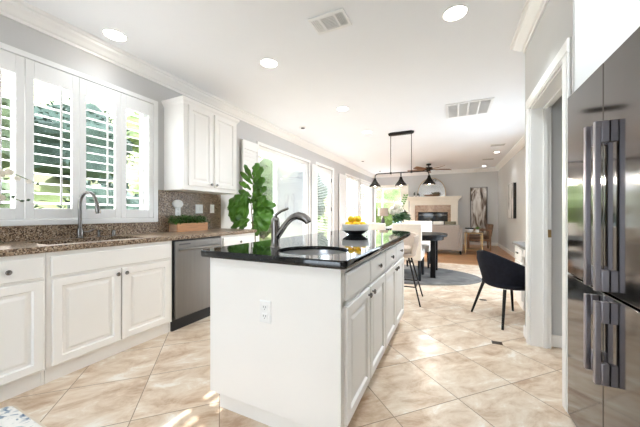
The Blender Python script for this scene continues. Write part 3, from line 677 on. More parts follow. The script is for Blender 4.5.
# ================================================================== FRIDGE
t = thing('refrigerator', 'dark stainless four-door refrigerator with chunky bar handles in the wall alcove', 'refrigerator', (.95, 1.57, 0))
XD = .572
box(.63, 1.36, 1.145, 1.985, .012, 1.755).build('cabinet', M['black_metal'], t, bevel=.004)
for (y0, y1, z0, z1, hy, h0, h1) in ((1.581, 1.988, .803, 1.768, 1.625, .815, 1.512), (1.14, 1.576, .803, 1.768, 1.532, .812, 1.508), (1.581, 1.988, .03, .795, 1.625, .445, .775), (1.14, 1.576, .03, .795, 1.532, .43, .77)):
    d = box(XD, .627, y0, y1, z0, z1).build('door', M['fridge'], t, bevel=.004, seg=3)
    mb = MB(); mb.box(XD-.046, XD-.026, hy-.011, hy+.011, h0, h1); mb.box(XD-.026, XD-.0003, hy-.011, hy+.011, h1-.088, h1); mb.box(XD-.026, XD-.0003, hy-.011, hy+.011, h0, h0+.088)
    mb.build('handle', M['handle'], d, bevel=.003)
box(.60, .75, 1.16, 1.97, .0005, .0115).build('plinth', M['black'], t)

# ================================================================== CEILING FIXTURES
def downlight(x, y, lab, r=.085, k=1, spread=115):
    t = thing('recessed_light', lab, 'ceiling light', (x, y, CE), 'recessed ceiling lights')
    MB().lathe([(r+.012, -.0005), (r+.010, -.006), (r, -.007), (r-.004, -.001)], (x, y, CE), n=32, cap0=False, cap1=False).build('trim_ring', M['plate'], t)
    MB().lathe([(.001, -.0045), (r-.004, -.0045), (r-.004, -.001), (.001, -.001)], (x, y, CE), n=32).build('lens', M['lens'], t)
    l = lamp('recessed_lamp', 'AREA', (0, 0, -.012), CAN_POWER*k, (.87, .95, 1), (0, 0, 0), shape='DISK', size=.14, spread=R(spread)); l.parent = t
    return t
downlight(-2.754, 1.488, 'recessed ceiling light over the sink counter, before the shuttered window', k=.1)
downlight(-1.778, 2.472, 'recessed ceiling light above the aisle between wall cabinet and island', k=.4)
downlight(.015, 2.496, 'recessed ceiling light before the closet doorway crown moulding', k=.85, spread=100)
downlight(-1.533, 4.038, 'recessed ceiling light past the island, nearer of two in line')
downlight(-1.535, 5.395, 'recessed ceiling light beside the pendant canopy')
downlight(1.04, 8.609, 'small recessed ceiling light between two ceiling speakers', .06, .2, 100)
downlight(.95, 10.95, 'small recessed ceiling light nearest the far corner and tall painting', .06, .15, 100)
downlight(-.9, .2, 'unseen added recessed light filling the near end of the island aisle', k=.5)  # unseen fill lamp added above the near kitchen
downlight(.80, 1.36, 'unseen added recessed light brightening the refrigerator alcove', k=.9, spread=165)  # unseen lamp added to brighten the white alcove wall
for x, y, lab in ((-2.54, 4.597, 'round ceiling sensor near the patio door'), (-2.499, 8.319, 'round ceiling sensor before the living room windows'), (-2.498, 10.556, 'round ceiling sensor in the far living room corner')):
    t = thing('ceiling_sensor', lab, 'ceiling sensor', (x, y, CE))
    MB().lathe([(.07, -.0005), (.07, -.006), (.06, -.010), (.055, -.011), (.001, -.011)], (x, y, CE), n=24).build('trim_ring', M['vent_white'], t)
    MB().lathe([(.04, -.0112), (.034, -.018), (.001, -.02)], (x, y, CE), n=20).build('lens', M['slot'], t)
for x, y, lab in ((.948, 7.715, 'square flush ceiling speaker nearer the wall art'), (.934, 9.601, 'square flush ceiling speaker nearer the far corner')):
    t = thing('ceiling_speaker', lab, 'ceiling speaker', (x, y, CE))
    box(x-.16, x+.16, y-.11, y+.11, CE-.008, CE-.0005).build('frame', M['vent_white'], t, bevel=.003); box(x-.14, x+.14, y-.09, y+.09, CE-.010, CE-.0082).build('grille', M['grille'], t)
# supply register: three louvre fields
t = thing('ceiling_vent', 'white ceiling supply vent with three louvre fields above the island', 'vent', (-.935, 2.155, CE))
mb = MB(); VX0, VX1, VY0, VY1 = -1.09, -.775, 2.05, 2.265
mb.box(VX0, VX1, VY0, VY0+.03, CE-.012, CE-.0005); mb.box(VX0, VX1, VY1-.03, VY1, CE-.012, CE-.0005)
for a, b in ((VX0, VX0+.022), (VX0+.085, VX0+.10), (VX0+.215, VX0+.232), (VX1-.022, VX1)): mb.box(a, b, VY0+.03, VY1-.03, CE-.012, CE-.0005)
mb.build('frame', M['vent_white'], t, bevel=.002)
box(VX0+.01, VX1-.01, VY0+.02, VY1-.02, CE-.003, CE-.0008).build('duct_back', M['vent_dark'], t)
mb = MB()
for k in range(4): mb.box(VX0+.026+k*.016, VX0+.036+k*.016, VY0+.03, VY1-.03, CE-.010, CE-.004)
for k in range(9): mb.box(VX0+.10, VX0+.215, VY0+.036+k*.017, VY0+.042+k*.017, CE-.010, CE-.004)
for k in range(4): mb.box(VX0+.24+k*.014, VX0+.245+k*.014, VY0+.03, VY1-.03, CE-.010, CE-.004)
mb.build('louvres', M['vent_white'], t, smooth=False)
t = thing('return_air_grille', 'large white return air grille of four grey fields on the ceiling', 'vent', (.21, 4.85, CE))
GX0, GX1, GY0, GY1 = -.10, .52, 4.53, 5.17
mb = MB(); mb.box(GX0, GX1, GY0, GY0+.035, CE-.014, CE-.0005); mb.box(GX0, GX1, GY1-.035, GY1, CE-.014, CE-.0005); mb.box(GX0, GX0+.035, GY0+.035, GY1-.035, CE-.014, CE-.0005); mb.box(GX1-.035, GX1, GY0+.035, GY1-.035, CE-.014, CE-.0005)
for k in (1, 2, 3): x = GX0+.035+(GX1-GX0-.07)*k/4; mb.box(x-.012, x+.012, GY0+.035, GY1-.035, CE-.014, CE-.0005)
mb.build('frame', M['vent_white'], t, bevel=.002)
box(GX0+.02, GX1-.02, GY0+.02, GY1-.02, CE-.004, CE-.0008).build('duct_back', M['vent_dark'], t)
mb = MB()
for k in range(28): y = GY0+.04+k*.02; mb.box(GX0+.036, GX1-.036, y, y+.004, CE-.011, CE-.005)
mb.build('louvres', M['vent_white'], t, smooth=False)

# pendant over the dining table
PX, PY = -.93, 5.69
t = thing('linear_pendant', 'black linear pendant with three cone shades hanging above the dining table', 'pendant light', (PX, PY, CE))
MB().slab([(PX-.20, PY-.055), (PX+.20, PY-.055), (PX+.25, PY), (PX+.20, PY+.055), (PX-.20, PY+.055), (PX-.25, PY)], [], CE-.05, CE-.0005, ((.02, 0), (0, .5), (0, 1))).build('canopy', M['black_metal'], t, recalc=False)
for s in (-1, 1): MB().cyl((PX+s*.20, PY, CE-.05), (PX+s*.20, PY, 1.945), .006, n=8).build('rod', M['black_metal'], t)
mb = MB(); ZB = 1.94
mb.tube([(PX-.52, PY, ZB-.09), (PX-.515, PY, ZB-.035), (PX-.49, PY, ZB-.008), (PX-.45, PY, ZB)]+[(PX+.45, PY, ZB), (PX+.49, PY, ZB-.008), (PX+.515, PY, ZB-.035), (PX+.52, PY, ZB-.09)], .011, 10); mb.cyl((PX, PY, ZB), (PX, PY, ZB-.09), .011, n=8)
mb.lathe([(.018, -.02), (.018, .02)], (PX-.2, PY, ZB), n=10); mb.lathe([(.018, -.02), (.018, .02)], (PX+.2, PY, ZB), n=10); mb.build('bar', M['black_metal'], t)
for s in (-1, 0, 1):
    x = PX+s*.52
    sh = MB().lathe([(.022, .0), (.028, -.02), (.036, -.05), (.060, -.09), (.096, -.135), (.114, -.160), (.115, -.178), (.111, -.176), (.109, -.160), (.091, -.137), (.055, -.093), (.031, -.053), (.02, -.03)], (x, PY, ZB-.085), n=28, cap0=False, cap1=False).build('shade', M['bronze'], t)
    MB().lathe([(.001, -.175), (.02, -.168), (.030, -.15), (.026, -.13), (.012, -.11), (.012, -.09), (.001, -.09)], (x, PY, ZB-.085), n=16).build('bulb', M['bulb'], sh)
    l = lamp('pendant_lamp', 'POINT', (x-PX, 0, ZB-.31-CE), 13, (1, .92, .82), shadow_soft_size=.03); l.parent = t
# ceiling fan
QX, QY = -.71, 9.72
t = thing('ceiling_fan', 'ceiling fan with dark motor and wooden blades before the fireplace', 'ceiling fan', (QX, QY, CE))
MB().lathe([(.001, -.0005), (.075, -.0005), (.07, -.045), (.02, -.055), (.018, -.10), (.10, -.115), (.125, -.15), (.12, -.19), (.06, -.215), (.05, -.235), (.001, -.24)], (QX, QY, CE), n=28).build('motor', M['bronze'], t)
for k in range(5):
    a = R(22+72*k); d = V_((math.cos(a), math.sin(a), 0)); s = V_((-math.sin(a), math.cos(a), 0))
    mb = MB(); mb.rings([[V_((QX, QY, CE-.185))+d*q+s*w*.5*e+z_*(h+.38*w*e*.5) for e, h in ((-1, -.004), (1, -.004), (1, .004), (-1, .004))] for q, w in ((.15, .09), (.25, .12), (.45, .14), (.66, .145), (.70, .12))]); b = mb.build('blade', M['walnut'], t, bevel=.002)
    mb = MB(); mb.rings([[V_((QX, QY, CE-.185))+d*q+s*w*.5*e+z_*h for e, h in ((-1, -.012), (1, -.012), (1, -.0055), (-1, -.0055))] for q, w in ((.09, .05), (.19, .04))]); mb.build('blade_bracket', M['bronze'], b)

# ================================================================== DINING
t = thing('dining_rug', 'oval grey rug under the black dining table', 'rug', (-.93, 5.5, 0))
E = [(-.93+1.38*math.cos(R(a)), 5.5+.86*math.sin(R(a))) for a in range(0, 360, 6)]; E2 = [(-.93+1.35*math.cos(R(a)), 5.5+.83*math.sin(R(a))) for a in range(0, 360, 6)]
MB().slab(E, [], .0005, .008, ((0, 0), (0, 1))).build('binding', M['rug'], t, recalc=False); MB().slab(E2, [], .0081, .014, ((0, 0), (.003, 1))).build('pile', M['rug'], t, recalc=False)
TX, TY, RZ = -.95, 5.62, .0145
t = thing('dining_table', 'black oval dining table on sturdy block legs under the pendant', 'dining table', (TX, TY, RZ))
def superell(cx, cy, a, b, e, n=56):
    o = []
    for k in range(n):
        q = 2*math.pi*k/n; c, s = math.cos(q), math.sin(q); o.append((cx+a*math.copysign(abs(c)**e, c), cy+b*math.copysign(abs(s)**e, s)))
    return o
MB().slab(superell(TX, TY, .86, .56, .72), [], .715, .755, ((.01, 0), (0, .3), (0, .8), (.006, 1))).build('tabletop', M['black_wood'], t, recalc=False)
MB().slab(superell(TX, TY, .80, .50, .72), [], .655, .7148, ((0, 0), (0, 1))).build('apron', M['black_wood'], t, recalc=False)
for sx in (-1, 1):
    for sy in (-1, 1): box(TX+sx*.635-.042, TX+sx*.635+.042, TY+sy*.365-.042, TY+sy*.365+.042, RZ+.0005, .6548).build('leg', M['black_wood'], t, bevel=.006)
# parsons chairs: back panel toward -Y at origin
def parsons():
    t = thing('dining_chair', 'x', 'dining chair')
    mb = MB(); mb.box(-.235, .235, -.02, .48, .33, .47); mb.build('seat', M['cream'], t, bevel=.02, seg=3)
    mb = MB(); mb.rings([[(-.24, -.10+o, z), (.24, -.10+o, z), (.24, -.02+o, z), (-.24, -.02+o, z)] for z, o in ((.33, .005), (.5, .0), (.75, -.01), (.945, -.03))]); mb.build('backrest', M['cream'], t, bevel=.018, seg=3)
    for sx in (-1, 1):
        MB().tube([(sx*.205, -.062, .33), (sx*.207, -.085, 0)], [.028, .020], 4).build('leg', M['black_wood'], t, smooth=False); MB().tube([(sx*.205, .44, .33), (sx*.207, .445, 0)], [.028, .020], 4).build('leg', M['black_wood'], t, smooth=False)
    return t
G = 'cream dining chairs around the black table'
c0 = parsons(); c0.location = (-.705, 4.96, .0165); tag(c0, 'cream dining chair whose back is nearest the island corner, at the black table', 'dining chair', G)
for (x, y, a, lab) in ((-1.30, 4.96, 0, 'cream dining chair on the near table side, behind the lemon bowl'), (-.66, 6.56, 180, 'cream dining chair across the table, before the sofa back, facing the kitchen')):
    c = copy_tree(c0); c.location = (x, y, .0165); c.rotation_euler = (0, 0, R(a)); c['label'] = lab
# flower arrangement on the table
t = thing('flower_vase', 'glass vase of white hydrangeas and dark leaves on the dining table', 'vase of flowers', (-.97, 5.52, .755))
MB().lathe([(.07, .0005), (.09, .06), (.10, .16), (.085, .26), (.10, .31), (.096, .31), (.081, .26), (.096, .16), (.086, .06), (.066, .008), (.001, .008)], (-.97, 5.52, .755), n=28, cap1=False).build('vase', M['vase'], t)
mb = MB(); rnd = random.Random(5)
for k in range(9):
    mb.tube([(-.97+rnd.uniform(-.04, .04), 5.52+rnd.uniform(-.04, .04), .77), (-.97+rnd.uniform(-.05, .05), 5.52+rnd.uniform(-.05, .05), 1.06), (-.97+rnd.uniform(-.16, .16), 5.52+rnd.uniform(-.1, .1), 1.24)], .005, 6)
mb.build('stems', M['green_stem'], t)
for cx, cz, r in ((-.075, .43, .085), (.02, .51, .095), (.03, .39, .085)):
    mb = MB(); cc = V_((-.97, 5.52, .755))+r_*cx+z_*cz-f_*0
    for k in range(110):
        d = V_((rnd.gauss(0, 1), rnd.gauss(0, 1), rnd.gauss(0, 1))).normalized(); u, w, n = frame(d); p = cc+d*r*rnd.uniform(.85, 1.05); q = .024
        for s in range(4):
            a = R(90*s+rnd.uniform(0, 40)); e = u*math.cos(a)+w*math.sin(a); g = n.cross(e); mb.f([mb.v(p), mb.v(p+e*q*.7+g*q*.5+n*.004), mb.v(p+e*q*1.3), mb.v(p+e*q*.7-g*q*.5+n*.004)])
    mb.build('hydrangea_head', M['petal'], t, recalc=False)
mb = MB()
for k in range(70):
    p = V_((-.97, 5.52, .755))+r_*rnd.uniform(-.08, .12)+z_*rnd.uniform(.28, .38)+f_*rnd.uniform(-.05, .1)
    leaf_quad(mb, p, r_*rnd.uniform(-.2, 1.3)+z_*rnd.uniform(-.3, .25)+f_*rnd.uniform(-.3, .6), f_+z_*.5, rnd.uniform(.09, .17), rnd.uniform(.022, .04))
mb.build('leaves', M['leaf_dark'], t, recalc=False)
mb = MB()
p0 = V_((-.97, 5.52, 1.02)); tip = p0+r_*.16+z_*.45; sp = bez(p0, p0+r_*.04+z_*.2, p0+r_*.12+z_*.3, tip, 10); mb.tube(sp, .003, 5)
for k in range(3, 11):
    for s in (-1, 1): leaf_quad(mb, sp[k], r_*s+z_*.5+f_*.2, f_, .06, .018)
mb.build('green_sprig', M['herb'], t, recalc=False)

# tub seats: shell opening toward +Y at origin
def tub(name, mat, zb, z_back, z_arm, a, b, leg_len, legs, ring=None):
    t = thing(name, 'x', 'chair'); n = 40; sp = 128
    def pt(th, zf, off, flare):
        k = (.80+.20*min(1, zf*1.35))*flare
        return V_(((a-off)*k*math.sin(th), -(b-off)*k*math.cos(th), 0))
    rings = []
    for i in range(n+1):
        th = R(-sp+2*sp*i/n); q = abs(th)/R(sp); zt = z_back+(z_arm-z_back)*(3*q*q-2*q**3); row = []
        for zf in (0, .2, .45, .75, 1): p = pt(th, zf, 0, 1); row.append((p.x, p.y, zb+(zt-zb)*zf))
        p = pt(th, 1, .018, 1); row.append((p.x, p.y, zt+.008))
        for zf in (1, .75, .45, .2, 0): p = pt(th, zf, .036, 1); row.append((p.x, p.y, zb+(zt-zb)*zf))
        rings.append(row)
    mb = MB(); mb.rings(rings); mb.build('shell', mat, t)
    MB().lathe([(.001, -.035), (a*.70, -.035), (a*.82, -.012), (a*.84, .0), (a*.82, .02), (.001, .03)], (0, 0, zb), n=36, sy=b/a).build('seat_pan', mat, t)
    MB().lathe([(.001, .031), (a*.72, .031), (a*.78, .05), (a*.76, .085), (a*.6, .10), (.001, .105)], (0, .01, zb), n=36, sy=b/a).build('seat_cushion', mat, t)
    for sx in (-1, 1):
        for sy in (-1, 1): MB().cyl((sx*legs[0], sy*legs[1], zb-.033), (sx*legs[2], sy*legs[3], 0), .016 if ring is None else .011, .011 if ring is None else .009, 12).build('leg', M['black_metal'], t)
    if ring:
        f = (zb-.033-ring)/(zb-.033); x = legs[0]+(legs[2]-legs[0])*f; y = legs[1]+(legs[3]-legs[1])*f
        mb = MB()
        for p, q in (((-x, -y), (x, -y)), ((x, -y), (x, y)), ((x, y), (-x, y)), ((-x, y), (-x, -y))): mb.cyl((*p, ring), (*q, ring), .008, n=8)
        mb.build('footrest', M['black_metal'], t)
    return t
t = tub('tub_chair', M['navy'], .40, .735, .56, .30, .29, .38, (.17, .16, .255, .245))
tag(t, 'black velvet tub chair with splayed legs tucked at the built-in desk', 'chair'); t.location = (.53, 3.55, .0005); t.rotation_euler = (0, 0, R(-62))
t = tub('bar_stool', M['blush'], .60, .875, .84, .235, .24, .58, (.12, .12, .265, .235), ring=.22)
tag(t, 'beige upholstered counter stool on slim black legs at the end of the island', 'bar stool'); t.location = (-.63, 3.80, .0005); t.rotation_euler = (0, 0, R(182))

# dark floor insets
for x, y, lab in ((.347, 2.87, 'small dark inset tile in the floor nearest the closet doorway'), (.354, 4.218, 'small dark inset tile in the floor beside the black tub chair leg'), (.103, 5.089, 'small dark inset tile in the floor near the grey rug edge')):
    tag(box(x-.04, x+.04, y-.03, y+.03, .0005, .003).build('floor_inset', M['inset'], bevel=.001, base=(x, y, 0)), lab, 'floor tile')

# built-in desk
t = thing('built_in_desk', 'white built-in desk with grey top and drawers behind the closet wall', 'desk', (1.05, 3.8, 0))
box(.70, XR-.002, 3.145, 4.40, .735, .765).build('desktop', M['vent_dark'], t, bevel=.004)
mb = MB(); mb.box(.74, XR-.002, 3.95, 4.38, .0, .734); mb.build('pedestal', M['cab'], t)
mb = MB(); mb.box(.74, XR-.002, 3.15, 3.949, .63, .734); mb.build('apron', M['cab'], t)
for z, h in ((.56, .15), (.34, .20), (.10, .22)):
    d = MB().panel((.74, 4.36, z), (0, -1, 0), z_, (-1, 0, 0), .39, h, FLAT).build('drawer', M['cab'], t, smooth=False)
    box(.705, .717, 4.11, 4.21, z+h*.55, z+h*.55+.012).build('pull', M['black_metal'], d)
d = MB().panel((.74, 3.92, .635), (0, -1, 0), z_, (-1, 0, 0), .62, .095, FLAT).build('drawer', M['cab'], t, smooth=False)
box(.705, .717, 3.56, 3.66, .675, .687).build('pull', M['black_metal'], d)

# ================================================================== LIVING ROOM
t = thing('sofa', 'taupe sofa seen from behind, facing the fireplace', 'sofa', (-.85, 8.95, 0))
box(-1.50, .10, 8.62, 9.42, .10, .36).build('base', M['taupe'], t, bevel=.02)
mb = MB(); mb.rings([[(-1.56, 8.52+o, z), (.16, 8.52+o, z), (.16, 8.72+o*.5, z), (-1.56, 8.72+o*.5, z)] for z, o in ((.10, .03), (.45, .01), (.815, -.02))]); mb.build('backrest', M['taupe'], t, bevel=.035, seg=4)
for sx, x in ((-1, -1.64), (1, .105)):
    mb = MB(); mb.rings([[(x, y, z0), (x+.135, y, z0), (x+.135+.02*(z0 > .3), y, z1), (x-.0, y, z1)] for y, z0, z1 in ((8.56, .10, .74), (8.9, .10, .67), (9.46, .10, .62))]); mb.build('arm', M['taupe'], t, bevel=.03, seg=3)
for k in range(2): box(-1.49+k*.795, -.705+k*.795, 8.74, 9.44, .361, .50).build('seat_cushion', M['taupe'], t, bevel=.03, seg=3)
for x in (-1.55, .19):
    for y in (8.60, 9.38): MB().cyl((x, y, .0005), (x, y, .10), .022, .03, 10).build('leg', M['black_wood'], t)
def cushion(x, y, z, rz, lab, mat, w=.44):
    mb = MB()
    def side(s):
        return lambda u, v: V_(((u-.5)*w, s*.075*(math.sin(math.pi*u)*math.sin(math.pi*v))**.5, (v-.5)*w))
    mb.grid(side(1), 10, 10); mb.grid(side(-1), 10, 10); bmesh.ops.remove_doubles(mb.bm, verts=mb.bm.verts, dist=.001)
    o = mb.build('cushion', mat); o.location = (x, y, z); o.rotation_euler = (R(14), 0, rz); return tag(o, lab, 'cushion')
cushion(-.07, 8.97, .755, R(-4), 'olive cushion on the sofa, peeking over its back near the side table', M['olive'], .30)
cushion(-.40, 8.95, .755, R(4), 'cream cushion showing just over the sofa back', M['cream'], .30)
# side table by the sofa arm with two small things
t = thing('side_table', 'small brass-legged side table beside the sofa arm', 'side table', (.52, 9.0, 0))
box(.30, .74, 8.78, 9.24, .575, .597).build('tabletop', M['brass'], t, bevel=.004)
for x in (.315, .725):
    for y in (8.795, 9.225): box(x-.009, x+.009, y-.009, y+.009, .0005, .5745).build('leg', M['brass'], t)
box(.33, .71, 8.81, 9.21, .12, .135).build('shelf', M['brass'], t)
t = thing('decor_bowl', 'white ceramic bowl with black rim line on the brass side table', 'bowl', (.42, 8.98, .597))
MB().lathe([(.001, .0005), (.05, .0005), (.06, .01), (.10, .06), (.115, .12), (.109, .12), (.09, .06), (.05, .018), (.001, .015)], (.42, 8.98, .597), n=24).build('bowl', M['ceramic'], t)
MB().lathe([(.1165, .095), (.1185, .12), (.113, .128), (.107, .121)], (.42, 8.98, .597), n=24, cap0=False, cap1=False).build('rim', M['black'], t)
t = thing('small_plant', 'little green potted plant on the brass side table', 'plant', (.62, 9.04, .597))
MB().lathe([(.001, .0005), (.04, .0005), (.05, .08), (.045, .08), (.001, .07)], (.62, 9.04, .597), n=18).build('pot', M['ceramic'], t)
mb = MB()
for k in range(60): leaf_quad(mb, (.62, 9.04, .67), (rnd.uniform(-1, 1), rnd.uniform(-1, 1), rnd.uniform(.3, 1.4)), (0, 0, 1), rnd.uniform(.06, .13), .016)
mb.build('leaves', M['herb'], t, recalc=False)
# armchair
t = thing('armchair', 'brown leather armchair with wooden frame before the tall painting', 'armchair', (.75, 10.2, 0))
mb = MB(); mb.box(.42, 1.02, 9.95, 10.5, .34, .46); mb.build('seat', M['brownl'], t, bevel=.03, seg=3)
mb = MB(); mb.rings([[(.93+o, 9.93, z), (1.06+o, 9.93, z), (1.06+o, 10.52, z), (.93+o, 10.52, z)] for z, o in ((.40, 0), (.6, .03), (.80, .06))]); mb.build('backrest', M['brownl'], t, bevel=.03, seg=3)
for y in (9.89, 10.53):
    box(.40, 1.06, y-.03, y+.03, .60, .64).build('armrest', M['walnut'], t, bevel=.008)
    for x in (.44, 1.02): box(x-.025, x+.025, y-.025, y+.025, .0005, .5995).build('leg', M['walnut'], t, bevel=.005)
box(.44, 1.04, 9.90, 10.52, .28, .339).build('seat_rail', M['walnut'], t)
# fireplace
t = thing('fireplace', 'cream fireplace with deep mantel and brown marble surround', 'fireplace', (-.66, 11.3, 0)); FYY = 11.10
mb = MB(); mb.box(-1.49, -1.30, FYY, YF-.001, 0, 1.60); mb.box(-.07, .16, FYY, YF-.001, 0, 1.60); mb.box(-1.30, -.07, FYY, YF-.001, 1.44, 1.60)
mb.box(-1.46, -1.33, FYY-.015, FYY, .15, 1.40); mb.box(-.04, .13, FYY-.015, FYY, .15, 1.40); mb.build('body', M['mantel'], t, bevel=.006)
mb = MB(); mb.box(-1.52, .19, FYY-.03, YF-.002, 1.601, 1.66); mb.box(-1.56, .23, FYY-.07, YF-.002, 1.66, 1.70); mb.box(-1.60, .27, FYY-.12, YF-.002, 1.70, 1.755); mb.build('mantel_shelf', M['mantel'], t, bevel=.008)
mb = MB(); mb.box(-1.299, -1.19, FYY+.03, FYY+.08, 0, 1.439); mb.box(-.17, -.071, FYY+.03, FYY+.08, 0, 1.439); mb.box(-1.19, -.17, FYY+.03, FYY+.08, 1.185, 1.439); mb.box(-1.19, -.17, FYY+.03, FYY+.08, 0, .30); mb.build('surround', M['surround'], t)
mb = MB(); mb.box(-1.189, -1.15, FYY+.04, FYY+.07, .301, 1.184); mb.box(-.21, -.171, FYY+.04, FYY+.07, .301, 1.184); mb.box(-1.15, -.21, FYY+.04, FYY+.07, 1.13, 1.184); mb.build('firebox_frame', M['black_metal'], t)
box(-1.15, -.21, FYY+.045, FYY+.06, 1.06, 1.085).build('vent_bar', M['steel'], t)
box(-1.15, -.21, FYY+.062, FYY+.066, .301, 1.13).build('firebox_glass', M['firegl'], t)
box(-1.56, .22, FYY-.45, FYY-.016, .0005, .03).build('hearth', M['surround'], t, bevel=.006)
t = thing('arched_mirror', 'arched mirror in a thin frame standing on the mantel', 'mirror', (-.75, 11.35, 1.755))
ax, aw, az = -.74, .50, 1.757
outl = [(ax-aw, az), (ax+aw, az)]+[(ax+aw*math.cos(R(q)), az+.13+.60*math.sin(R(q))) for q in range(0, 181, 8)]
inn = [(ax-aw+.018, az+.018), (ax+aw-.018, az+.018)]+[(ax+(aw-.018)*math.cos(R(q)), az+.13+.582*math.sin(R(q))) for q in range(0, 181, 8)]
mb = MB(); mb.rings([[(x, YF-.10, z) for x, z in inn], [(x, YF-.10, z) for x, z in outl], [(x, YF-.06, z) for x, z in outl], [(x, YF-.06, z) for x, z in inn], [(x, YF-.10, z) for x, z in inn]], False, False); mb.build('mirror_frame', M['brass'], t, smooth=False)
mb = MB(); mb.rings([[(x, YF-.085, z) for x, z in inn], [(x, YF-.078, z) for x, z in inn]]); mb.build('mirror_glass', M['mirror'], t, smooth=False)
# driftwood tray, plant, candlesticks on the mantel
t = thing('driftwood_bowl', 'long dark driftwood bowl with brown sprigs on the mantel', 'decor', (-.70, 11.18, 1.755))
MB().lathe([(.001, .0005), (.06, .0005), (.14, .03), (.19, .075), (.18, .075), (.13, .04), (.001, .02)], (-.72, 11.18, 1.755), n=24, sx=1.6, sy=.5).build('bowl', M['walnut'], t)
mb = MB()
for k in range(60): leaf_quad(mb, (-.62+rnd.uniform(-.08, .14), 11.18+rnd.uniform(-.04, .04), 1.80+rnd.uniform(0, .05)), (rnd.uniform(-1, 1), rnd.uniform(-.4, .4), rnd.uniform(0, 1)), (0, 1, 0), rnd.uniform(.07, .13), .016)
mb.build('sprigs', M['olive'], t, recalc=False)
for x, h, lab in ((-1.33, .22, 'grey-green succulent sprig in a small pot on the mantel, the taller one'), (-1.21, .17, 'grey-green succulent sprig in a small pot on the mantel, the shorter one')):
    t = thing('mantel_succulent', lab, 'plant', (x, 11.2, 1.755))
    MB().lathe([(.001, .0005), (.03, .0005), (.036, .05), (.03, .05), (.001, .045)], (x, 11.2, 1.755), n=16).build('pot', M['ceramic'], t)
    mb = MB()
    for k in range(26): leaf_quad(mb, (x, 11.2, 1.80+rnd.uniform(0, h-.12)), (rnd.uniform(-1, 1), rnd.uniform(-1, 1), rnd.uniform(.4, 1.6)), (0, 0, 1), rnd.uniform(.05, .09), .012)
    mb.build('leaves', M['tree2'], t, recalc=False)
# paintings
t = thing('tall_painting', 'tall abstract painting in brown and white leaning on the far wall', 'painting', (.98, 11.42, .11))
mb = MB(); PA = (.565, 1.095, .10, 2.07)
for x0, x1, z0, z1 in ((PA[0], PA[0]+.022, PA[2], PA[3]), (PA[1]-.022, PA[1], PA[2], PA[3]), (PA[0]+.022, PA[1]-.022, PA[2], PA[2]+.022), (PA[0]+.022, PA[1]-.022, PA[3]-.022, PA[3])): mb.box(x0, x1, YF-.055, YF-.016, z0+.012, z1)
mb.build('picture_frame', M['char'], t); box(PA[0]+.022, PA[1]-.022, YF-.040, YF-.018, PA[2]+.03, PA[3]-.022).build('canvas', M['art'], t, smooth=False)
t = thing('wall_painting', 'grey and white abstract canvas with black edges hung on the side wall', 'painting', (XR, 9.1, 1.0))
box(XR-.066, XR-.001, 8.36, 9.16, 1.005, 1.90).build('stretcher', M['black'], t); box(XR-.0675, XR-.0662, 8.365, 9.155, 1.01, 1.895).build('canvas', M['art2'], t, smooth=False)
# lamp on a console at the window
LX, LY = -2.03, 9.0
t = thing('console_table', 'dark side table under the lamp beyond the sofa end', 'side table', (LX-.2, LY, 0))
box(LX-.26, LX+.24, LY-.22, LY+.22, .62, .65).build('tabletop', M['black_wood'], t, bevel=.004)
for x in (LX-.23, LX+.21):
    for y in (LY-.19, LY+.19): box(x-.02, x+.02, y-.02, y+.02, .0005, .6195).build('leg', M['black_wood'], t)
t = thing('table_lamp', 'table lamp with taupe drum shade and dark base by the far window', 'lamp', (LX, LY, .65))
MB().lathe([(.001, .0005), (.08, .0005), (.08, .02), (.03, .04), (.055, .14), (.06, .24), (.03, .34), (.012, .36), (.012, .42), (.001, .42)], (LX, LY, .65), n=24).build('base', M['char'], t)
MB().lathe([(.170, .40), (.160, .66), (.156, .66), (.166, .40)], (LX, LY, .65), n=32, cap0=False, cap1=False).build('lamp_shade', M['shade'], t)

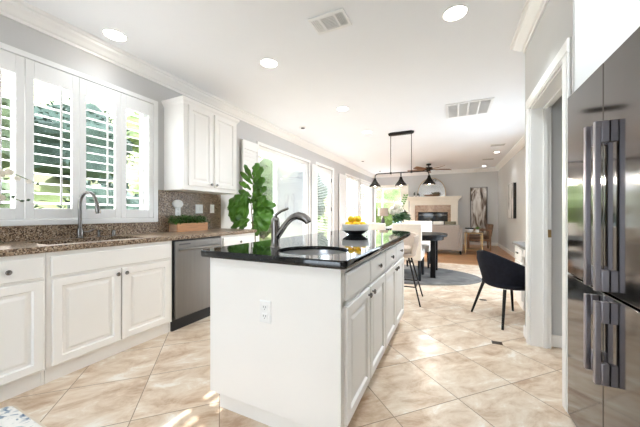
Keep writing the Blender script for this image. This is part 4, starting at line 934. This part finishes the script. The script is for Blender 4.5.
# ================================================================== OUTSIDE
struct(box(-5.2, XL-T, -4, 15.5, -.15, -.03).build('ground_patio', M['patio'], smooth=False))
mb = MB()
def hz(x, y): h = max(0, -5.2-x-1.2); return -.1+.5*h*min(1, h*.4)+.25*math.sin(y*.7+x*.4)*min(1, h*.2)
def hill(u, v):
    x = -5.2-u*24; y = -12+v*46; return V_((x, y, hz(x, y)))
mb.grid(hill, 40, 60); struct(mb.build('ground_hillside', M['lawn'], recalc=False))
struct(box(XL-T, 9, -14, YB-T-.001, -.15, -.03).build('ground_terrace', M['patio'], smooth=False))
struct(box(XR+T, 9, YB-T, 15.5, -.15, -.03).build('ground_side', M['patio'], smooth=False))
struct(box(-5.2, 8, 15.5, 40, -.2, -.1).build('ground_lawn', M['lawn'], smooth=False))
rnd = random.Random(21)
def shrub(name, x, y, z, w, h, mat, lab, cat, trunk=.0, n=900, ls=.16):
    z = hz(x, y) if x < -5.2 else z
    t = thing(name, lab, cat, (x, y, z), 'trees and shrubs outside the windows')
    mb = MB(); cz = z+trunk+h/2
    bm2 = bmesh.new(); bmesh.ops.create_icosphere(bm2, subdivisions=3, radius=1)
    for q in bm2.verts:
        k = 1+.22*math.sin(q.co.x*5+x)*math.sin(q.co.y*4+y)+.14*math.sin(q.co.z*7+x+y); q.co = V_((x+q.co.x*w*.44*k, y+q.co.y*w*.44*k, cz+q.co.z*h*.44*k))
    vm = {q: mb.v(q.co) for q in bm2.verts}
    for f in bm2.faces: mb.f([vm[q] for q in f.verts])
    bm2.free()
    for k in range(n):
        d = V_((rnd.gauss(0, 1), rnd.gauss(0, 1), rnd.gauss(0, 1))).normalized(); k2 = rnd.uniform(.8, 1.12)
        leaf_quad(mb, (x+d.x*w*.45*k2, y+d.y*w*.45*k2, cz+d.z*h*.45*k2), d+V_((rnd.uniform(-1, 1), rnd.uniform(-1, 1), rnd.uniform(-.6, .6))), (0, 0, 1), rnd.uniform(.6, 1.3)*ls, ls*.32)
    mb.build('foliage', mat, t, recalc=False)
    MB().tube([(x, y, z-.15), (x+.03, y, z+trunk*.5+.05), (x, y+.02, z+trunk+h*.4)], [.10, .08, .04], 8).build('trunk', M['bark'], t)
shrub('shrub', -6.6, 1.6, .0, 1.6, 1.8, M['tree3'], 'low olive green shrub outside the kitchen window, nearest the orchid', 'shrub')
shrub('tree', -10.6, 4.7, .6, 3.0, 2.4, M['tree2'], 'dark bluish tree outside the kitchen window behind the shutters', 'tree', .3)
shrub('shrub', -6.6, 3.4, .0, 1.6, 1.9, M['tree2'], 'dark shrub outside the kitchen window, behind the gooseneck faucet', 'shrub')
shrub('tree', -12.0, 8.6, .8, 3.4, 2.6, M['tree1'], 'leafy green tree on the hillside beyond the kitchen shutters', 'tree', .3)
shrub('tree', -10.0, 2.0, .3, 2.4, 2.5, M['tree3'], 'olive green tree outside the kitchen window behind the orchid stem', 'tree', .2)
shrub('tree', -7.4, 9.8, .0, 2.6, 3.3, M['tree3'], 'mid green tree outside the patio door behind the fig plant', 'tree', .2)
shrub('tree', -7.8, 14.4, .0, 3.0, 3.2, M['tree2'], 'bluish green tree outside the patio door beyond the lawn', 'tree', .3)
shrub('shrub', -5.6, 12.2, .0, 1.5, 1.1, M['tree1'], 'small round shrub outside the patio door', 'shrub', n=500)
shrub('tree', -4.3, 19.5, -.1, 4.6, 3.0, M['tree1'], 'bright green tree outside the far living room window', 'tree', .4)
shrub('tree', -9.0, 6.9, .3, 1.7, 2.6, M['tree3'], 'olive green tree outside the kitchen shutter nearest the wall cabinet', 'tree', .2)
shrub('shrub', -6.6, 5.1, .0, 1.4, 1.8, M['tree3'], 'olive green shrub low outside the kitchen shutter nearest the wall cabinet', 'shrub')
